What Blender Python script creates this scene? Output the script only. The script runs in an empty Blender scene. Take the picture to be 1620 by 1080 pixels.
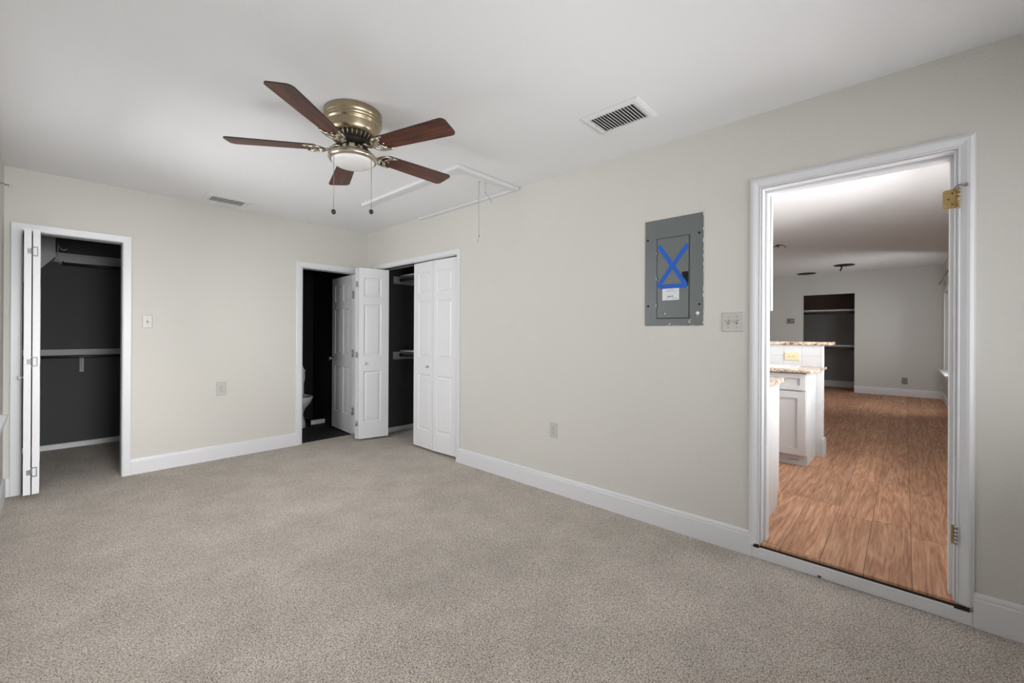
import bpy, bmesh, math, random
from mathutils import Vector, Matrix
random.seed(7)
SC = bpy.context.scene
COL = SC.collection
H = 2.5            # ceiling of the main room
ZK = 0.085         # raised kitchen floor
HK = 2.575         # kitchen ceiling
XL = -2.965        # left wall
YF = -5.75         # wall behind the camera
XF = 8.57          # far wall beyond the kitchen
YR = -5.49         # right wall of the kitchen side

# ------------------------------------------------------------ camera
def make_camera():
    f, yaw, pitch, roll = 675.169463, 0.820584339, 0.000683303942, 0.00507956748
    cx, cy = 802.735957, 527.665116
    d = Vector((math.sin(yaw) * math.cos(pitch), math.cos(yaw) * math.cos(pitch), math.sin(pitch)))
    r = Vector((math.cos(yaw), -math.sin(yaw), 0))
    u = r.cross(d)
    r2 = r * math.cos(roll) + u * math.sin(roll)
    u2 = -r * math.sin(roll) + u * math.cos(roll)
    cam = bpy.data.cameras.new('camera')
    cam.sensor_width = 36.0
    cam.sensor_fit = 'HORIZONTAL'
    cam.lens = f / 1620 * 36
    cam.shift_x = (810 - cx) / 1620
    cam.shift_y = (cy - 540) / 1620
    cam.clip_start = 0.02
    o = bpy.data.objects.new('camera', cam)
    COL.objects.link(o)
    m = Matrix(((r2.x, u2.x, -d.x), (r2.y, u2.y, -d.y), (r2.z, u2.z, -d.z))).to_4x4()
    m.translation = Vector((-2.72825801, -4.96764126, 1.25124524))
    o.matrix_world = m
    SC.camera = o
make_camera()

# ------------------------------------------------------------ world, daylight, exposure
W = bpy.data.worlds.new('world')
SC.world = W
W.use_nodes = True
W.node_tree.nodes['Background'].inputs[0].default_value = (0.80, 0.88, 1.0, 1)
W.node_tree.nodes['Background'].inputs[1].default_value = 1.0

def window_light(name, loc, rot, sx, sy, power, color=(0.985, 0.99, 1.0)):
    l = bpy.data.lights.new(name, 'AREA')
    l.shape = 'RECTANGLE'
    l.size, l.size_y = sx, sy
    l.energy = power
    l.color = color
    o = bpy.data.objects.new(name, l)
    COL.objects.link(o)
    o.location = loc
    o.rotation_euler = rot
    return o
R90 = math.pi / 2
# daylight entering through the windows, plus two added fills: each lamp stands just outside its pane
window_light('daylight_left', (XL - 0.24, -1.60, 1.35), (0, -R90 - 0.50, 0), 1.25, 1.1, 34)
window_light('daylight_left.001', (XL - 0.24, -1.60, 1.75), (0, -R90 + 0.95, 0), 0.6, 1.3, 27)
window_light('daylight_behind', (-2.0, YF - 0.24, 1.38), (R90 + 0.42, 0, 0), 1.2, 1.3, 47)
window_light('daylight_behind.001', (-0.7, YF - 0.24, 1.38), (R90 + 0.30, 0, 0), 1.1, 1.3, 21)
corner_fill = window_light('added_corner_fill', (-2.1, YF - 0.30, 1.60), (R90 - 0.20, 0, 0.10), 1.0, 1.0, 15.5)
corner_fill.data.spread = 0.85          # narrow fill lamp added to brighten the far left corner
window_light('daylight_kitchen', (1.50, YR - 0.24, 1.52), (R90 + 0.50, 0, 0), 1.9, 1.3, 116)
floor_fill = window_light('added_floor_fill', (1.15, YR - 0.30, 1.95), (R90 - 0.75, 0, 0.15), 1.5, 0.6, 58)
floor_fill.data.spread = 2.1          # fill lamp added to brighten the floor just inside
window_light('daylight_living', (6.75, YR - 0.24, 1.35), (R90 - 0.20, 0, -0.75), 2.0, 1.3, 34)

SC.view_settings.view_transform = 'Standard'
SC.view_settings.look = 'None'
SC.view_settings.gamma = 1
SC.view_settings.use_curve_mapping = False
SC.view_settings.exposure = 0.0

# ------------------------------------------------------------ materials
def new_mat(name):
    m = bpy.data.materials.new(name)
    m.use_nodes = True
    return m, m.node_tree, m.node_tree.nodes['Principled BSDF']

def mat(name, color, rough=0.5, metal=0.0, bump=None, var=0.0, var_scale=3.0, spec=0.5, coat=0.0, aniso=0.0):
    m, nt, b = new_mat(name)
    b.inputs['Base Color'].default_value = (*color, 1)
    b.inputs['Roughness'].default_value = rough
    b.inputs['Metallic'].default_value = metal
    b.inputs['Specular IOR Level'].default_value = spec
    b.inputs['Coat Weight'].default_value = coat
    tc = nt.nodes.new('ShaderNodeTexCoord')
    if var:
        n = nt.nodes.new('ShaderNodeTexNoise')
        n.inputs['Scale'].default_value = var_scale
        n.inputs['Detail'].default_value = 4
        nt.links.new(tc.outputs['Object'], n.inputs['Vector'])
        mx = nt.nodes.new('ShaderNodeMix')
        mx.data_type = 'RGBA'
        mx.inputs['A'].default_value = (*[max(0, c * (1 - var)) for c in color], 1)
        mx.inputs['B'].default_value = (*[min(1, c * (1 + var)) for c in color], 1)
        nt.links.new(n.outputs['Fac'], mx.inputs['Factor'])
        nt.links.new(mx.outputs['Result'], b.inputs['Base Color'])
    if bump:
        n2 = nt.nodes.new('ShaderNodeTexNoise')
        n2.inputs['Scale'].default_value = bump[0]
        n2.inputs['Detail'].default_value = 3
        nt.links.new(tc.outputs['Object'], n2.inputs['Vector'])
        bp = nt.nodes.new('ShaderNodeBump')
        bp.inputs['Strength'].default_value = bump[1]
        bp.inputs['Distance'].default_value = bump[2]
        nt.links.new(n2.outputs['Fac'], bp.inputs['Height'])
        nt.links.new(bp.outputs['Normal'], b.inputs['Normal'])
    return m

M = {}
M['paint'] = mat('beige_wall_paint', (0.615, 0.598, 0.555), 0.75, bump=(95, 0.35, 0.004), var=0.02, var_scale=1.2, spec=0.25)
M['ceiling'] = mat('ceiling_paint', (0.80, 0.80, 0.805), 0.9, bump=(70, 0.35, 0.004), spec=0.2)
M['trim'] = mat('white_trim_paint', (0.70, 0.70, 0.715), 0.38, bump=(40, 0.03, 0.001))
M['door'] = mat('white_door_paint', (0.76, 0.76, 0.77), 0.42, bump=(140, 0.06, 0.002))
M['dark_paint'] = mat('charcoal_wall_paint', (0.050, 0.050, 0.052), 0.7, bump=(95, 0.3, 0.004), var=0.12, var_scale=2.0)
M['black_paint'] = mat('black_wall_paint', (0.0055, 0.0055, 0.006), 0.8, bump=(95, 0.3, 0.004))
M['grey_paint'] = mat('pale_grey_closet_paint', (0.42, 0.42, 0.42), 0.7, bump=(80, 0.2, 0.003))
M['living_paint'] = mat('grey_living_wall_paint', (0.60, 0.595, 0.56), 0.8, bump=(60, 0.2, 0.003))
M['brown_paint'] = mat('brown_niche_paint', (0.13, 0.085, 0.072), 0.8, var=0.15)
M['niche'] = mat('grey_niche_paint', (0.27, 0.27, 0.26), 0.8, var=0.06)
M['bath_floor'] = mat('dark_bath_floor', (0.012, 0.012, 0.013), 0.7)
M['porcelain'] = mat('porcelain', (0.72, 0.72, 0.71), 0.15, coat=0.5)
M['brass'] = mat('antique_brass', (0.39, 0.32, 0.215), 0.30, metal=1.0)
M['nickel_brass'] = mat('pale_brass', (0.52, 0.47, 0.38), 0.25, metal=1.0)
M['dark_metal'] = mat('dark_motor_metal', (0.03, 0.028, 0.025), 0.5, metal=0.6)
M['steel'] = mat('steel', (0.55, 0.55, 0.55), 0.35, metal=1.0)
M['hinge_steel'] = mat('dull_hinge_steel', (0.24, 0.24, 0.24), 0.5, metal=0.8)
M['chain'] = mat('chain_metal', (0.30, 0.29, 0.27), 0.4, metal=1.0)
M['knob_dark'] = mat('dark_pull_knob', (0.018, 0.016, 0.015), 0.4)
M['frosted'] = mat('frosted_glass_bowl', (0.80, 0.79, 0.77), 0.30, coat=0.3)
M['gold'] = mat('worn_brass_hinge', (0.42, 0.30, 0.13), 0.5, metal=0.75, var=0.3, var_scale=60)
M['panel_grey'] = mat('electrical_panel_enamel', (0.124, 0.139, 0.135), 0.42, var=0.04, var_scale=14)
M['black_plastic'] = mat('black_plastic', (0.009, 0.009, 0.009), 0.55, spec=0.2)
M['panel_green'] = mat('pale_green_paint', (0.22, 0.26, 0.20), 0.6)
M['tape'] = mat('blue_masking_tape', (0.008, 0.105, 0.50), 0.7, var=0.10, var_scale=40)
M['paper'] = mat('white_paper', (0.70, 0.71, 0.72), 0.7)
M['ink'] = mat('grey_black_ink', (0.06, 0.06, 0.065), 0.8)
M['ink_pale'] = mat('pale_grey_ink', (0.36, 0.37, 0.38), 0.8)
M['plate'] = mat('ivory_plastic', (0.50, 0.49, 0.455), 0.35)
M['plate_grey'] = mat('grey_plastic', (0.22, 0.215, 0.20), 0.4)
M['plate_yellow'] = mat('almond_plastic', (0.68, 0.56, 0.35), 0.35)
M['slot'] = mat('dark_slot', (0.03, 0.03, 0.03), 0.7)
M['vent'] = mat('white_vent_enamel', (0.74, 0.74, 0.74), 0.4)
M['duct'] = mat('dark_duct', (0.035, 0.035, 0.035), 0.9)
M['rod'] = mat('dark_closet_rod', (0.030, 0.026, 0.024), 0.4)
M['string'] = mat('grey_string', (0.33, 0.31, 0.29), 0.9)
M['cabinet'] = mat('white_cabinet_paint', (0.58, 0.58, 0.585), 0.35)
M['toe_dirt'] = mat('scuff', (0.10, 0.09, 0.08), 0.8)
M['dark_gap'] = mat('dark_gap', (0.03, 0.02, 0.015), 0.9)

def glass_mat():
    m, nt, b = new_mat('window_glass')
    out = nt.nodes['Material Output']
    t = nt.nodes.new('ShaderNodeBsdfTransparent')
    g = nt.nodes.new('ShaderNodeBsdfGlossy')
    g.inputs['Roughness'].default_value = 0.02
    fr = nt.nodes.new('ShaderNodeFresnel')
    fr.inputs['IOR'].default_value = 1.45
    mx = nt.nodes.new('ShaderNodeMixShader')
    nt.links.new(fr.outputs[0], mx.inputs[0])
    nt.links.new(t.outputs[0], mx.inputs[1])
    nt.links.new(g.outputs[0], mx.inputs[2])
    nt.links.new(mx.outputs[0], out.inputs['Surface'])
    return m
M['glass'] = glass_mat()

def carpet_mat():
    m, nt, b = new_mat('beige_cut_pile_carpet')
    L = nt.links
    tc = nt.nodes.new('ShaderNodeTexCoord')
    def noise(scale, detail, rough=0.55, dist=0.0):
        n = nt.nodes.new('ShaderNodeTexNoise')
        n.inputs['Scale'].default_value = scale
        n.inputs['Detail'].default_value = detail
        n.inputs['Roughness'].default_value = rough
        n.inputs['Distortion'].default_value = dist
        L.new(tc.outputs['Object'], n.inputs['Vector'])
        return n
    fine = noise(175, 3, 0.7, 0.8)
    big = noise(3.5, 6, 0.65)
    v = nt.nodes.new('ShaderNodeTexVoronoi')
    v.inputs['Scale'].default_value = 165
    L.new(tc.outputs['Object'], v.inputs['Vector'])
    ramp = nt.nodes.new('ShaderNodeValToRGB')
    e = ramp.color_ramp.elements
    e[0].position = 0.385; e[0].color = (0.20, 0.168, 0.138, 1)
    e[1].position = 0.63; e[1].color = (0.97, 0.89, 0.79, 1)
    k = e.new(0.50); k.color = (0.72, 0.638, 0.552, 1)
    L.new(fine.outputs['Fac'], ramp.inputs['Fac'])
    mr = nt.nodes.new('ShaderNodeMapRange')
    mr.inputs['From Min'].default_value = 0.35
    mr.inputs['From Max'].default_value = 0.65
    mr.inputs['To Min'].default_value = 0.89
    mr.inputs['To Max'].default_value = 1.08
    L.new(big.outputs['Fac'], mr.inputs['Value'])
    mul = nt.nodes.new('ShaderNodeMix')
    mul.data_type = 'RGBA'; mul.blend_type = 'MULTIPLY'
    mul.inputs['Factor'].default_value = 1
    L.new(ramp.outputs['Color'], mul.inputs['A'])
    L.new(mr.outputs['Result'], mul.inputs['B'])
    L.new(mul.outputs['Result'], b.inputs['Base Color'])
    b.inputs['Roughness'].default_value = 0.95
    b.inputs['Specular IOR Level'].default_value = 0.1
    b.inputs['Sheen Weight'].default_value = 0.15
    ad = nt.nodes.new('ShaderNodeMath'); ad.operation = 'SUBTRACT'
    L.new(fine.outputs['Fac'], ad.inputs[0])
    L.new(v.outputs['Distance'], ad.inputs[1])
    bp = nt.nodes.new('ShaderNodeBump')
    bp.inputs['Strength'].default_value = 1.0
    bp.inputs['Distance'].default_value = 0.008
    L.new(ad.outputs[0], bp.inputs['Height'])
    L.new(bp.outputs['Normal'], b.inputs['Normal'])
    return m
M['carpet'] = carpet_mat()

def plank_mat():
    """laminate planks running along x: 0.175 wide, about 0.45 long, each with its own tone and grain"""
    m, nt, b = new_mat('wood_laminate_planks')
    L = nt.links
    def math_(op, a=None, c=None):
        n = nt.nodes.new('ShaderNodeMath'); n.operation = op
        for i, x in enumerate((a, c)):
            if x is None: continue
            if isinstance(x, (int, float)): n.inputs[i].default_value = x
            else: L.new(x, n.inputs[i])
        return n.outputs[0]
    tc = nt.nodes.new('ShaderNodeTexCoord')
    sp = nt.nodes.new('ShaderNodeSeparateXYZ')
    L.new(tc.outputs['Object'], sp.inputs[0])
    yy = math_('DIVIDE', math_('ADD', sp.outputs['Y'], 4.575 + 175 * 0.0875), 0.1752)
    row = math_('FLOOR', yy)
    fy = math_('FRACT', yy)
    wn = nt.nodes.new('ShaderNodeTexWhiteNoise'); wn.noise_dimensions = '1D'
    L.new(row, wn.inputs['W'])
    xx = math_('ADD', math_('DIVIDE', math_('ADD', sp.outputs['X'], 4.2), 0.95), wn.outputs['Value'])
    colm = math_('FLOOR', xx)
    fx = math_('FRACT', xx)
    cmb = nt.nodes.new('ShaderNodeCombineXYZ')
    L.new(row, cmb.inputs[0]); L.new(colm, cmb.inputs[1])
    wn2 = nt.nodes.new('ShaderNodeTexWhiteNoise'); wn2.noise_dimensions = '2D'
    L.new(cmb.outputs[0], wn2.inputs['Vector'])
    # grain: stretched, each plank shifted
    off = nt.nodes.new('ShaderNodeVectorMath'); off.operation = 'SCALE'
    L.new(wn2.outputs['Color'], off.inputs[0]); off.inputs['Scale'].default_value = 7.0
    ad = nt.nodes.new('ShaderNodeVectorMath'); ad.operation = 'ADD'
    L.new(tc.outputs['Object'], ad.inputs[0]); L.new(off.outputs[0], ad.inputs[1])
    mp = nt.nodes.new('ShaderNodeMapping')
    mp.inputs['Scale'].default_value = (0.42, 6.5, 1)
    L.new(ad.outputs[0], mp.inputs['Vector'])
    n1 = nt.nodes.new('ShaderNodeTexNoise')
    n1.inputs['Scale'].default_value = 1.5; n1.inputs['Detail'].default_value = 5; n1.inputs['Distortion'].default_value = 0.8
    L.new(mp.outputs[0], n1.inputs['Vector'])
    rings = math_('FRACT', math_('MULTIPLY', n1.outputs['Fac'], 7.0))
    tri = math_('ABSOLUTE', math_('SUBTRACT', rings, 0.5))
    n2 = nt.nodes.new('ShaderNodeTexNoise')
    n2.inputs['Scale'].default_value = 14; n2.inputs['Detail'].default_value = 4
    L.new(mp.outputs[0], n2.inputs['Vector'])
    g = math_('ADD', math_('MULTIPLY', tri, 0.55), math_('MULTIPLY', n2.outputs['Fac'], 0.75))
    ramp = nt.nodes.new('ShaderNodeValToRGB')
    e = ramp.color_ramp.elements
    e[0].position = 0.25; e[0].color = (0.31, 0.140, 0.070, 1)
    e[1].position = 0.80; e[1].color = (0.66, 0.385, 0.245, 1)
    L.new(g, ramp.inputs['Fac'])
    tone = nt.nodes.new('ShaderNodeMapRange')
    tone.inputs['To Min'].default_value = 0.86; tone.inputs['To Max'].default_value = 1.10
    L.new(wn2.outputs['Value'], tone.inputs['Value'])
    mul = nt.nodes.new('ShaderNodeMix'); mul.data_type = 'RGBA'; mul.blend_type = 'MULTIPLY'
    mul.inputs['Factor'].default_value = 1
    L.new(ramp.outputs['Color'], mul.inputs['A']); L.new(tone.outputs['Result'], mul.inputs['B'])
    # joints
    ey = math_('LESS_THAN', math_('MINIMUM', fy, math_('SUBTRACT', 1.0, fy)), 0.008)
    ex = math_('LESS_THAN', math_('MINIMUM', fx, math_('SUBTRACT', 1.0, fx)), 0.0020)
    j = math_('MAXIMUM', ey, ex)
    mj = nt.nodes.new('ShaderNodeMix'); mj.data_type = 'RGBA'
    L.new(math_('MULTIPLY', j, 0.8), mj.inputs['Factor'])
    L.new(mul.outputs['Result'], mj.inputs['A'])
    mj.inputs['B'].default_value = (0.05, 0.025, 0.015, 1)
    L.new(mj.outputs['Result'], b.inputs['Base Color'])
    b.inputs['Roughness'].default_value = 0.55
    b.inputs['Specular IOR Level'].default_value = 0.25
    bp = nt.nodes.new('ShaderNodeBump'); bp.inputs['Strength'].default_value = 0.3; bp.inputs['Distance'].default_value = 0.002
    L.new(math_('SUBTRACT', g, j), bp.inputs['Height'])
    L.new(bp.outputs['Normal'], b.inputs['Normal'])
    return m
M['planks'] = plank_mat()

def blade_mat():
    m, nt, b = new_mat('walnut_fan_blade')
    L = nt.links
    uv = nt.nodes.new('ShaderNodeUVMap')
    mp = nt.nodes.new('ShaderNodeMapping')
    mp.inputs['Scale'].default_value = (2.0, 26, 1)
    L.new(uv.outputs[0], mp.inputs['Vector'])
    oi = nt.nodes.new('ShaderNodeObjectInfo')
    L.new(oi.outputs['Random'], mp.inputs['Location'])
    n = nt.nodes.new('ShaderNodeTexNoise'); n.inputs['Scale'].default_value = 2.2; n.inputs['Detail'].default_value = 6
    L.new(mp.outputs[0], n.inputs['Vector'])
    r = nt.nodes.new('ShaderNodeValToRGB')
    e = r.color_ramp.elements
    e[0].position = 0.32; e[0].color = (0.028, 0.008, 0.005, 1)
    e[1].position = 0.72; e[1].color = (0.155, 0.042, 0.018, 1)
    L.new(n.outputs['Fac'], r.inputs['Fac'])
    L.new(r.outputs['Color'], b.inputs['Base Color'])
    b.inputs['Roughness'].default_value = 0.42
    return m
M['blade'] = blade_mat()
M['blade_edge'] = mat('dark_blade_edge', (0.02, 0.012, 0.009), 0.5)

def granite_mat():
    m, nt, b = new_mat('speckled_granite')
    L = nt.links
    tc = nt.nodes.new('ShaderNodeTexCoord')
    n = nt.nodes.new('ShaderNodeTexNoise'); n.inputs['Scale'].default_value = 38; n.inputs['Detail'].default_value = 4
    L.new(tc.outputs['Object'], n.inputs['Vector'])
    v = nt.nodes.new('ShaderNodeTexVoronoi'); v.inputs['Scale'].default_value = 55
    L.new(tc.outputs['Object'], v.inputs['Vector'])
    r = nt.nodes.new('ShaderNodeValToRGB')
    e = r.color_ramp.elements
    e[0].position = 0.34; e[0].color = (0.06, 0.04, 0.03, 1)
    e[1].position = 0.62; e[1].color = (0.66, 0.55, 0.46, 1)
    k = e.new(0.44); k.color = (0.40, 0.27, 0.18, 1)
    L.new(n.outputs['Fac'], r.inputs['Fac'])
    mx = nt.nodes.new('ShaderNodeMix'); mx.data_type = 'RGBA'
    lt = nt.nodes.new('ShaderNodeMath'); lt.operation = 'LESS_THAN'; lt.inputs[1].default_value = 0.18
    L.new(v.outputs['Distance'], lt.inputs[0])
    L.new(lt.outputs[0], mx.inputs['Factor'])
    L.new(r.outputs['Color'], mx.inputs['A'])
    mx.inputs['B'].default_value = (0.52, 0.45, 0.40, 1)
    L.new(mx.outputs['Result'], b.inputs['Base Color'])
    b.inputs['Roughness'].default_value = 0.2
    return m
M['granite'] = granite_mat()

def tile_mat():
    m, nt, b = new_mat('white_wall_tile')
    L = nt.links
    tc = nt.nodes.new('ShaderNodeTexCoord')
    sp = nt.nodes.new('ShaderNodeSeparateXYZ'); L.new(tc.outputs['Object'], sp.inputs[0])
    cb = nt.nodes.new('ShaderNodeCombineXYZ')
    for k_, ax_, off_ in ((0, 'Y', 4.07 + 15.2), (1, 'Z', -1.05 + 1.05)):
        ad = nt.nodes.new('ShaderNodeMath'); ad.operation = 'ADD'; ad.inputs[1].default_value = off_
        L.new(sp.outputs[ax_], ad.inputs[0]); L.new(ad.outputs[0], cb.inputs[k_])
    br = nt.nodes.new('ShaderNodeTexBrick')
    br.offset = 0.0
    br.inputs['Scale'].default_value = 1
    br.inputs['Brick Width'].default_value = 0.152
    br.inputs['Row Height'].default_value = 0.105
    br.inputs['Mortar Size'].default_value = 0.0025
    br.inputs['Color1'].default_value = (0.58, 0.58, 0.59, 1)
    br.inputs['Color2'].default_value = (0.565, 0.565, 0.575, 1)
    br.inputs['Mortar'].default_value = (0.46, 0.46, 0.46, 1)
    L.new(cb.outputs[0], br.inputs['Vector'])
    L.new(br.outputs['Color'], b.inputs['Base Color'])
    b.inputs['Roughness'].default_value = 0.2
    return m
M['tile'] = tile_mat()

# ------------------------------------------------------------ mesh building
ORG = {}          # world location of every empty / parent, by object name

class MB:
    """collects shapes in world coordinates; build() links them as ONE object"""
    def __init__(self):
        self.bm = bmesh.new()
        self.mats = []
        self.uv = None
    def mi(self, m):
        if m is None: m = 'trim'
        if m not in self.mats: self.mats.append(m)
        return self.mats.index(m)
    def face(self, vs, m=None, smooth=False):
        try:
            f = self.bm.faces.new(vs)
        except ValueError:
            return None
        f.material_index = self.mi(m)
        f.smooth = smooth
        return f
    def poly(self, pts, m=None):
        return self.face([self.bm.verts.new(p) for p in pts], m)
    def box(self, a, b, m=None, X=None, face_mats=None):
        x0, y0, z0 = [min(a[i], b[i]) for i in range(3)]
        x1, y1, z1 = [max(a[i], b[i]) for i in range(3)]
        c = [Vector(p) for p in ((x0, y0, z0), (x1, y0, z0), (x1, y1, z0), (x0, y1, z0), (x0, y0, z1), (x1, y0, z1), (x1, y1, z1), (x0, y1, z1))]
        if X: c = [X @ p for p in c]
        v = [self.bm.verts.new(p) for p in c]
        fm = face_mats or {}
        for k, ids in (('-z', (0, 3, 2, 1)), ('+z', (4, 5, 6, 7)), ('-y', (0, 1, 5, 4)), ('+x', (1, 2, 6, 5)), ('+y', (2, 3, 7, 6)), ('-x', (3, 0, 4, 7))):
            self.face([v[i] for i in ids], fm.get(k, m))
        return self
    def prism(self, pts, vec, m=None, smooth=False):
        vec = Vector(vec)
        a = [self.bm.verts.new(p) for p in pts]
        b = [self.bm.verts.new(Vector(p) + vec) for p in pts]
        n = len(a)
        f1 = self.face(a[::-1], m); f2 = self.face(b, m)
        for i in range(n):
            self.face([a[i], a[(i + 1) % n], b[(i + 1) % n], b[i]], m, smooth)
        return self
    def lathe(self, prof, c, m=None, n=48, axis=(0, 0, 1), smooth=True, capends=True):
        """prof: (radius, height) along axis from c"""
        ax = Vector(axis).normalized()
        t = Vector((1, 0, 0)) if abs(ax.x) < 0.9 else Vector((0, 1, 0))
        u = ax.cross(t).normalized(); w = ax.cross(u)
        c = Vector(c); rings = []
        for r, h in prof:
            if r < 1e-6:
                rings.append([self.bm.verts.new(c + ax * h)])
            else:
                rings.append([self.bm.verts.new(c + ax * h + (u * math.cos(2 * math.pi * i / n) + w * math.sin(2 * math.pi * i / n)) * r) for i in range(n)])
        for a, b in zip(rings, rings[1:]):
            for i in range(n):
                j = (i + 1) % n
                if len(a) == 1 and len(b) == 1: continue
                if len(a) == 1: self.face([a[0], b[j], b[i]], m, smooth)
                elif len(b) == 1: self.face([a[i], a[j], b[0]], m, smooth)
                else: self.face([a[i], a[j], b[j], b[i]], m, smooth)
        if capends:
            if len(rings[0]) > 1: self.face(rings[0][::-1], m)
            if len(rings[-1]) > 1: self.face(rings[-1], m)
        return self
    def tube(self, pts, r, m=None, n=10, smooth=True):
        pts = [Vector(p) for p in pts]
        rad = r if isinstance(r, (list, tuple)) else [r] * len(pts)
        rings = []
        prev = None
        for i, p in enumerate(pts):
            d = (pts[min(i + 1, len(pts) - 1)] - pts[max(i - 1, 0)]).normalized()
            if prev is None:
                t = Vector((0, 0, 1)) if abs(d.z) < 0.9 else Vector((1, 0, 0))
                u = d.cross(t).normalized()
            else:
                u = (prev - d * prev.dot(d)).normalized()
            prev = u
            w = d.cross(u)
            rings.append([self.bm.verts.new(p + (u * math.cos(2 * math.pi * k / n) + w * math.sin(2 * math.pi * k / n)) * rad[i]) for k in range(n)])
        for a, b in zip(rings, rings[1:]):
            for k in range(n):
                self.face([a[k], a[(k + 1) % n], b[(k + 1) % n], b[k]], m, smooth)
        self.face(rings[0][::-1], m); self.face(rings[-1], m)
        return self
    def sphere(self, c, r, m=None, n=16, sz=1.0):
        prof = [(r * math.sin(math.pi * i / 10), -r * sz * math.cos(math.pi * i / 10)) for i in range(11)]
        prof[0] = (0, -r * sz); prof[-1] = (0, r * sz)
        return self.lathe(prof, c, m, n)
    def build(self, name, parent=None, m=None, bevel=0.0, seg=2, **tags):
        if m:
            for f in self.bm.faces: f.material_index = 0
            self.mats = [m]
        bmesh.ops.recalc_face_normals(self.bm, faces=self.bm.faces[:])
        vs = [v.co for v in self.bm.verts]
        if parent is not None:
            org = ORG[parent.name]
        else:
            lo = Vector((min(v.x for v in vs), min(v.y for v in vs), min(v.z for v in vs)))
            hi = Vector((max(v.x for v in vs), max(v.y for v in vs), max(v.z for v in vs)))
            org = Vector(((lo.x + hi.x) / 2, (lo.y + hi.y) / 2, lo.z))
            if tags.get('kind') == 'structure': org = Vector((0, 0, 0))
        for v in self.bm.verts: v.co -= org
        me = bpy.data.meshes.new(name)
        self.bm.to_mesh(me); self.bm.free()
        for k in self.mats or ['trim']: me.materials.append(M[k])
        o = bpy.data.objects.new(name, me)
        COL.objects.link(o)
        if parent is not None: o.parent = parent
        else: o.location = org
        ORG[o.name] = org
        if bevel:
            md = o.modifiers.new('bevel', 'BEVEL')
            md.width = bevel; md.segments = seg; md.limit_method = 'ANGLE'; md.angle_limit = math.radians(40)
        for k, v in tags.items():
            o[k] = v
        return o

def thing(name, label, category, loc, group=None, kind=None):
    o = bpy.data.objects.new(name, None)
    o.empty_display_size = 0.05
    COL.objects.link(o)
    o.location = loc
    o['label'] = label; o['category'] = category
    if group: o['group'] = group
    if kind: o['kind'] = kind
    ORG[o.name] = Vector(loc)
    return o

def bx(a, b, m): return MB().box(a, b, m)

# ------------------------------------------------------------ structure: floors
ST = dict(kind='structure')
f = MB()
f.box((XL - 0.1, YF - 0.1, -0.06), (0.0, 0.0, 0), 'carpet')
f.box((-2.955, 0.0, -0.06), (-1.95, 1.65, 0), 'carpet')            # into the left closet
f.box((0.0, -1.95, -0.06), (0.68, -0.18, 0), 'carpet')              # into the right closet
f.box((-0.797, 0.0, -0.06), (-0.13, 0.035, 0), 'carpet')            # under the bathroom door
f.build('floor', label='beige cut pile carpet covering the bedroom and closet floors', category='floor', **ST)
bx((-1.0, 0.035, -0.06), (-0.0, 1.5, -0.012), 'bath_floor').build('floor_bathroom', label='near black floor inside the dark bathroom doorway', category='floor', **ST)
bx((-0.004, -5.132, 0.073), (0.125, -4.376, ZK), 'planks').box((0.125, YR - 0.1, 0.02), (9.7, -2.3, ZK), 'planks').build('floor_kitchen', label='reddish brown wood plank floor through the right doorway', category='floor', **ST)

# ------------------------------------------------------------ structure: ceilings
bx((XL - 0.12, YF - 0.12, H), (0.0, 0.12, H + 0.1), 'ceiling').build('ceiling', label='white textured bedroom ceiling', category='ceiling', **ST)
bx((0.12, YR - 0.1, HK), (9.7, -2.3, HK + 0.1), 'ceiling').build('ceiling_kitchen', label='white ceiling seen through the right doorway', category='ceiling', **ST)
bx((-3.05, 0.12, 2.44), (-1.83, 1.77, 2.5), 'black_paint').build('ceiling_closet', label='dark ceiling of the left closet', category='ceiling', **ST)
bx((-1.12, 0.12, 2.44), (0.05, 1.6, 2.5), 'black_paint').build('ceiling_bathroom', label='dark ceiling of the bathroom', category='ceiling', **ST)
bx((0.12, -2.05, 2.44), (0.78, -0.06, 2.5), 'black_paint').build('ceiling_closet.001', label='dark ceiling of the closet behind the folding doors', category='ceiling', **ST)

# ------------------------------------------------------------ structure: walls
T = 0.12
back = MB()
fm = {'+y': 'dark_paint'}
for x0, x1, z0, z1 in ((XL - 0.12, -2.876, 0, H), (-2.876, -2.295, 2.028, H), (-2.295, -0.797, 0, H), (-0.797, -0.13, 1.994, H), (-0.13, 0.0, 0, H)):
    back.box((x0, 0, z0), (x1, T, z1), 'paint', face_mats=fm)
back.build('wall_back', label='beige back wall with the left closet and bathroom doorways', category='wall', **ST)
right = MB()
for y0, y1, z0, z1 in ((-0.225, T, 0, H), (-1.752, -0.225, 2.03, H), (-4.376, -1.752, 0, H), (-5.132, -4.376, 2.075, H), (-5.132, -4.376, -0.06, 0.06), (YF - 0.12, -5.132, 0, H)):
    inner = 'dark_paint' if y0 > -2 else 'living_paint'
    right.box((0, y0, z0), (T, y1, z1 if z1 < H else HK), 'paint', face_mats={'+x': inner})
right.build('wall_right', label='beige right wall with the electrical panel and the kitchen doorway', category='wall', **ST)

def wall_with_window(axis, c0, c1, s0, s1, z1, win, m, name, label, back_m=None):
    """axis 'x': wall lies along y between planes x=c0..c1; 'y': along x"""
    w = MB(); a0, a1, b0, b1 = win
    for p0, p1, q0, q1 in ((s0, a0, 0, z1), (a1, s1, 0, z1), (a0, a1, 0, b0), (a0, a1, b1, z1)):
        if axis == 'x': w.box((c0, p0, q0), (c1, p1, q1), m)
        else: w.box((p0, c0, q0), (p1, c1, q1), m)
    w.build(name, label=label, category='wall', **ST)

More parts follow.
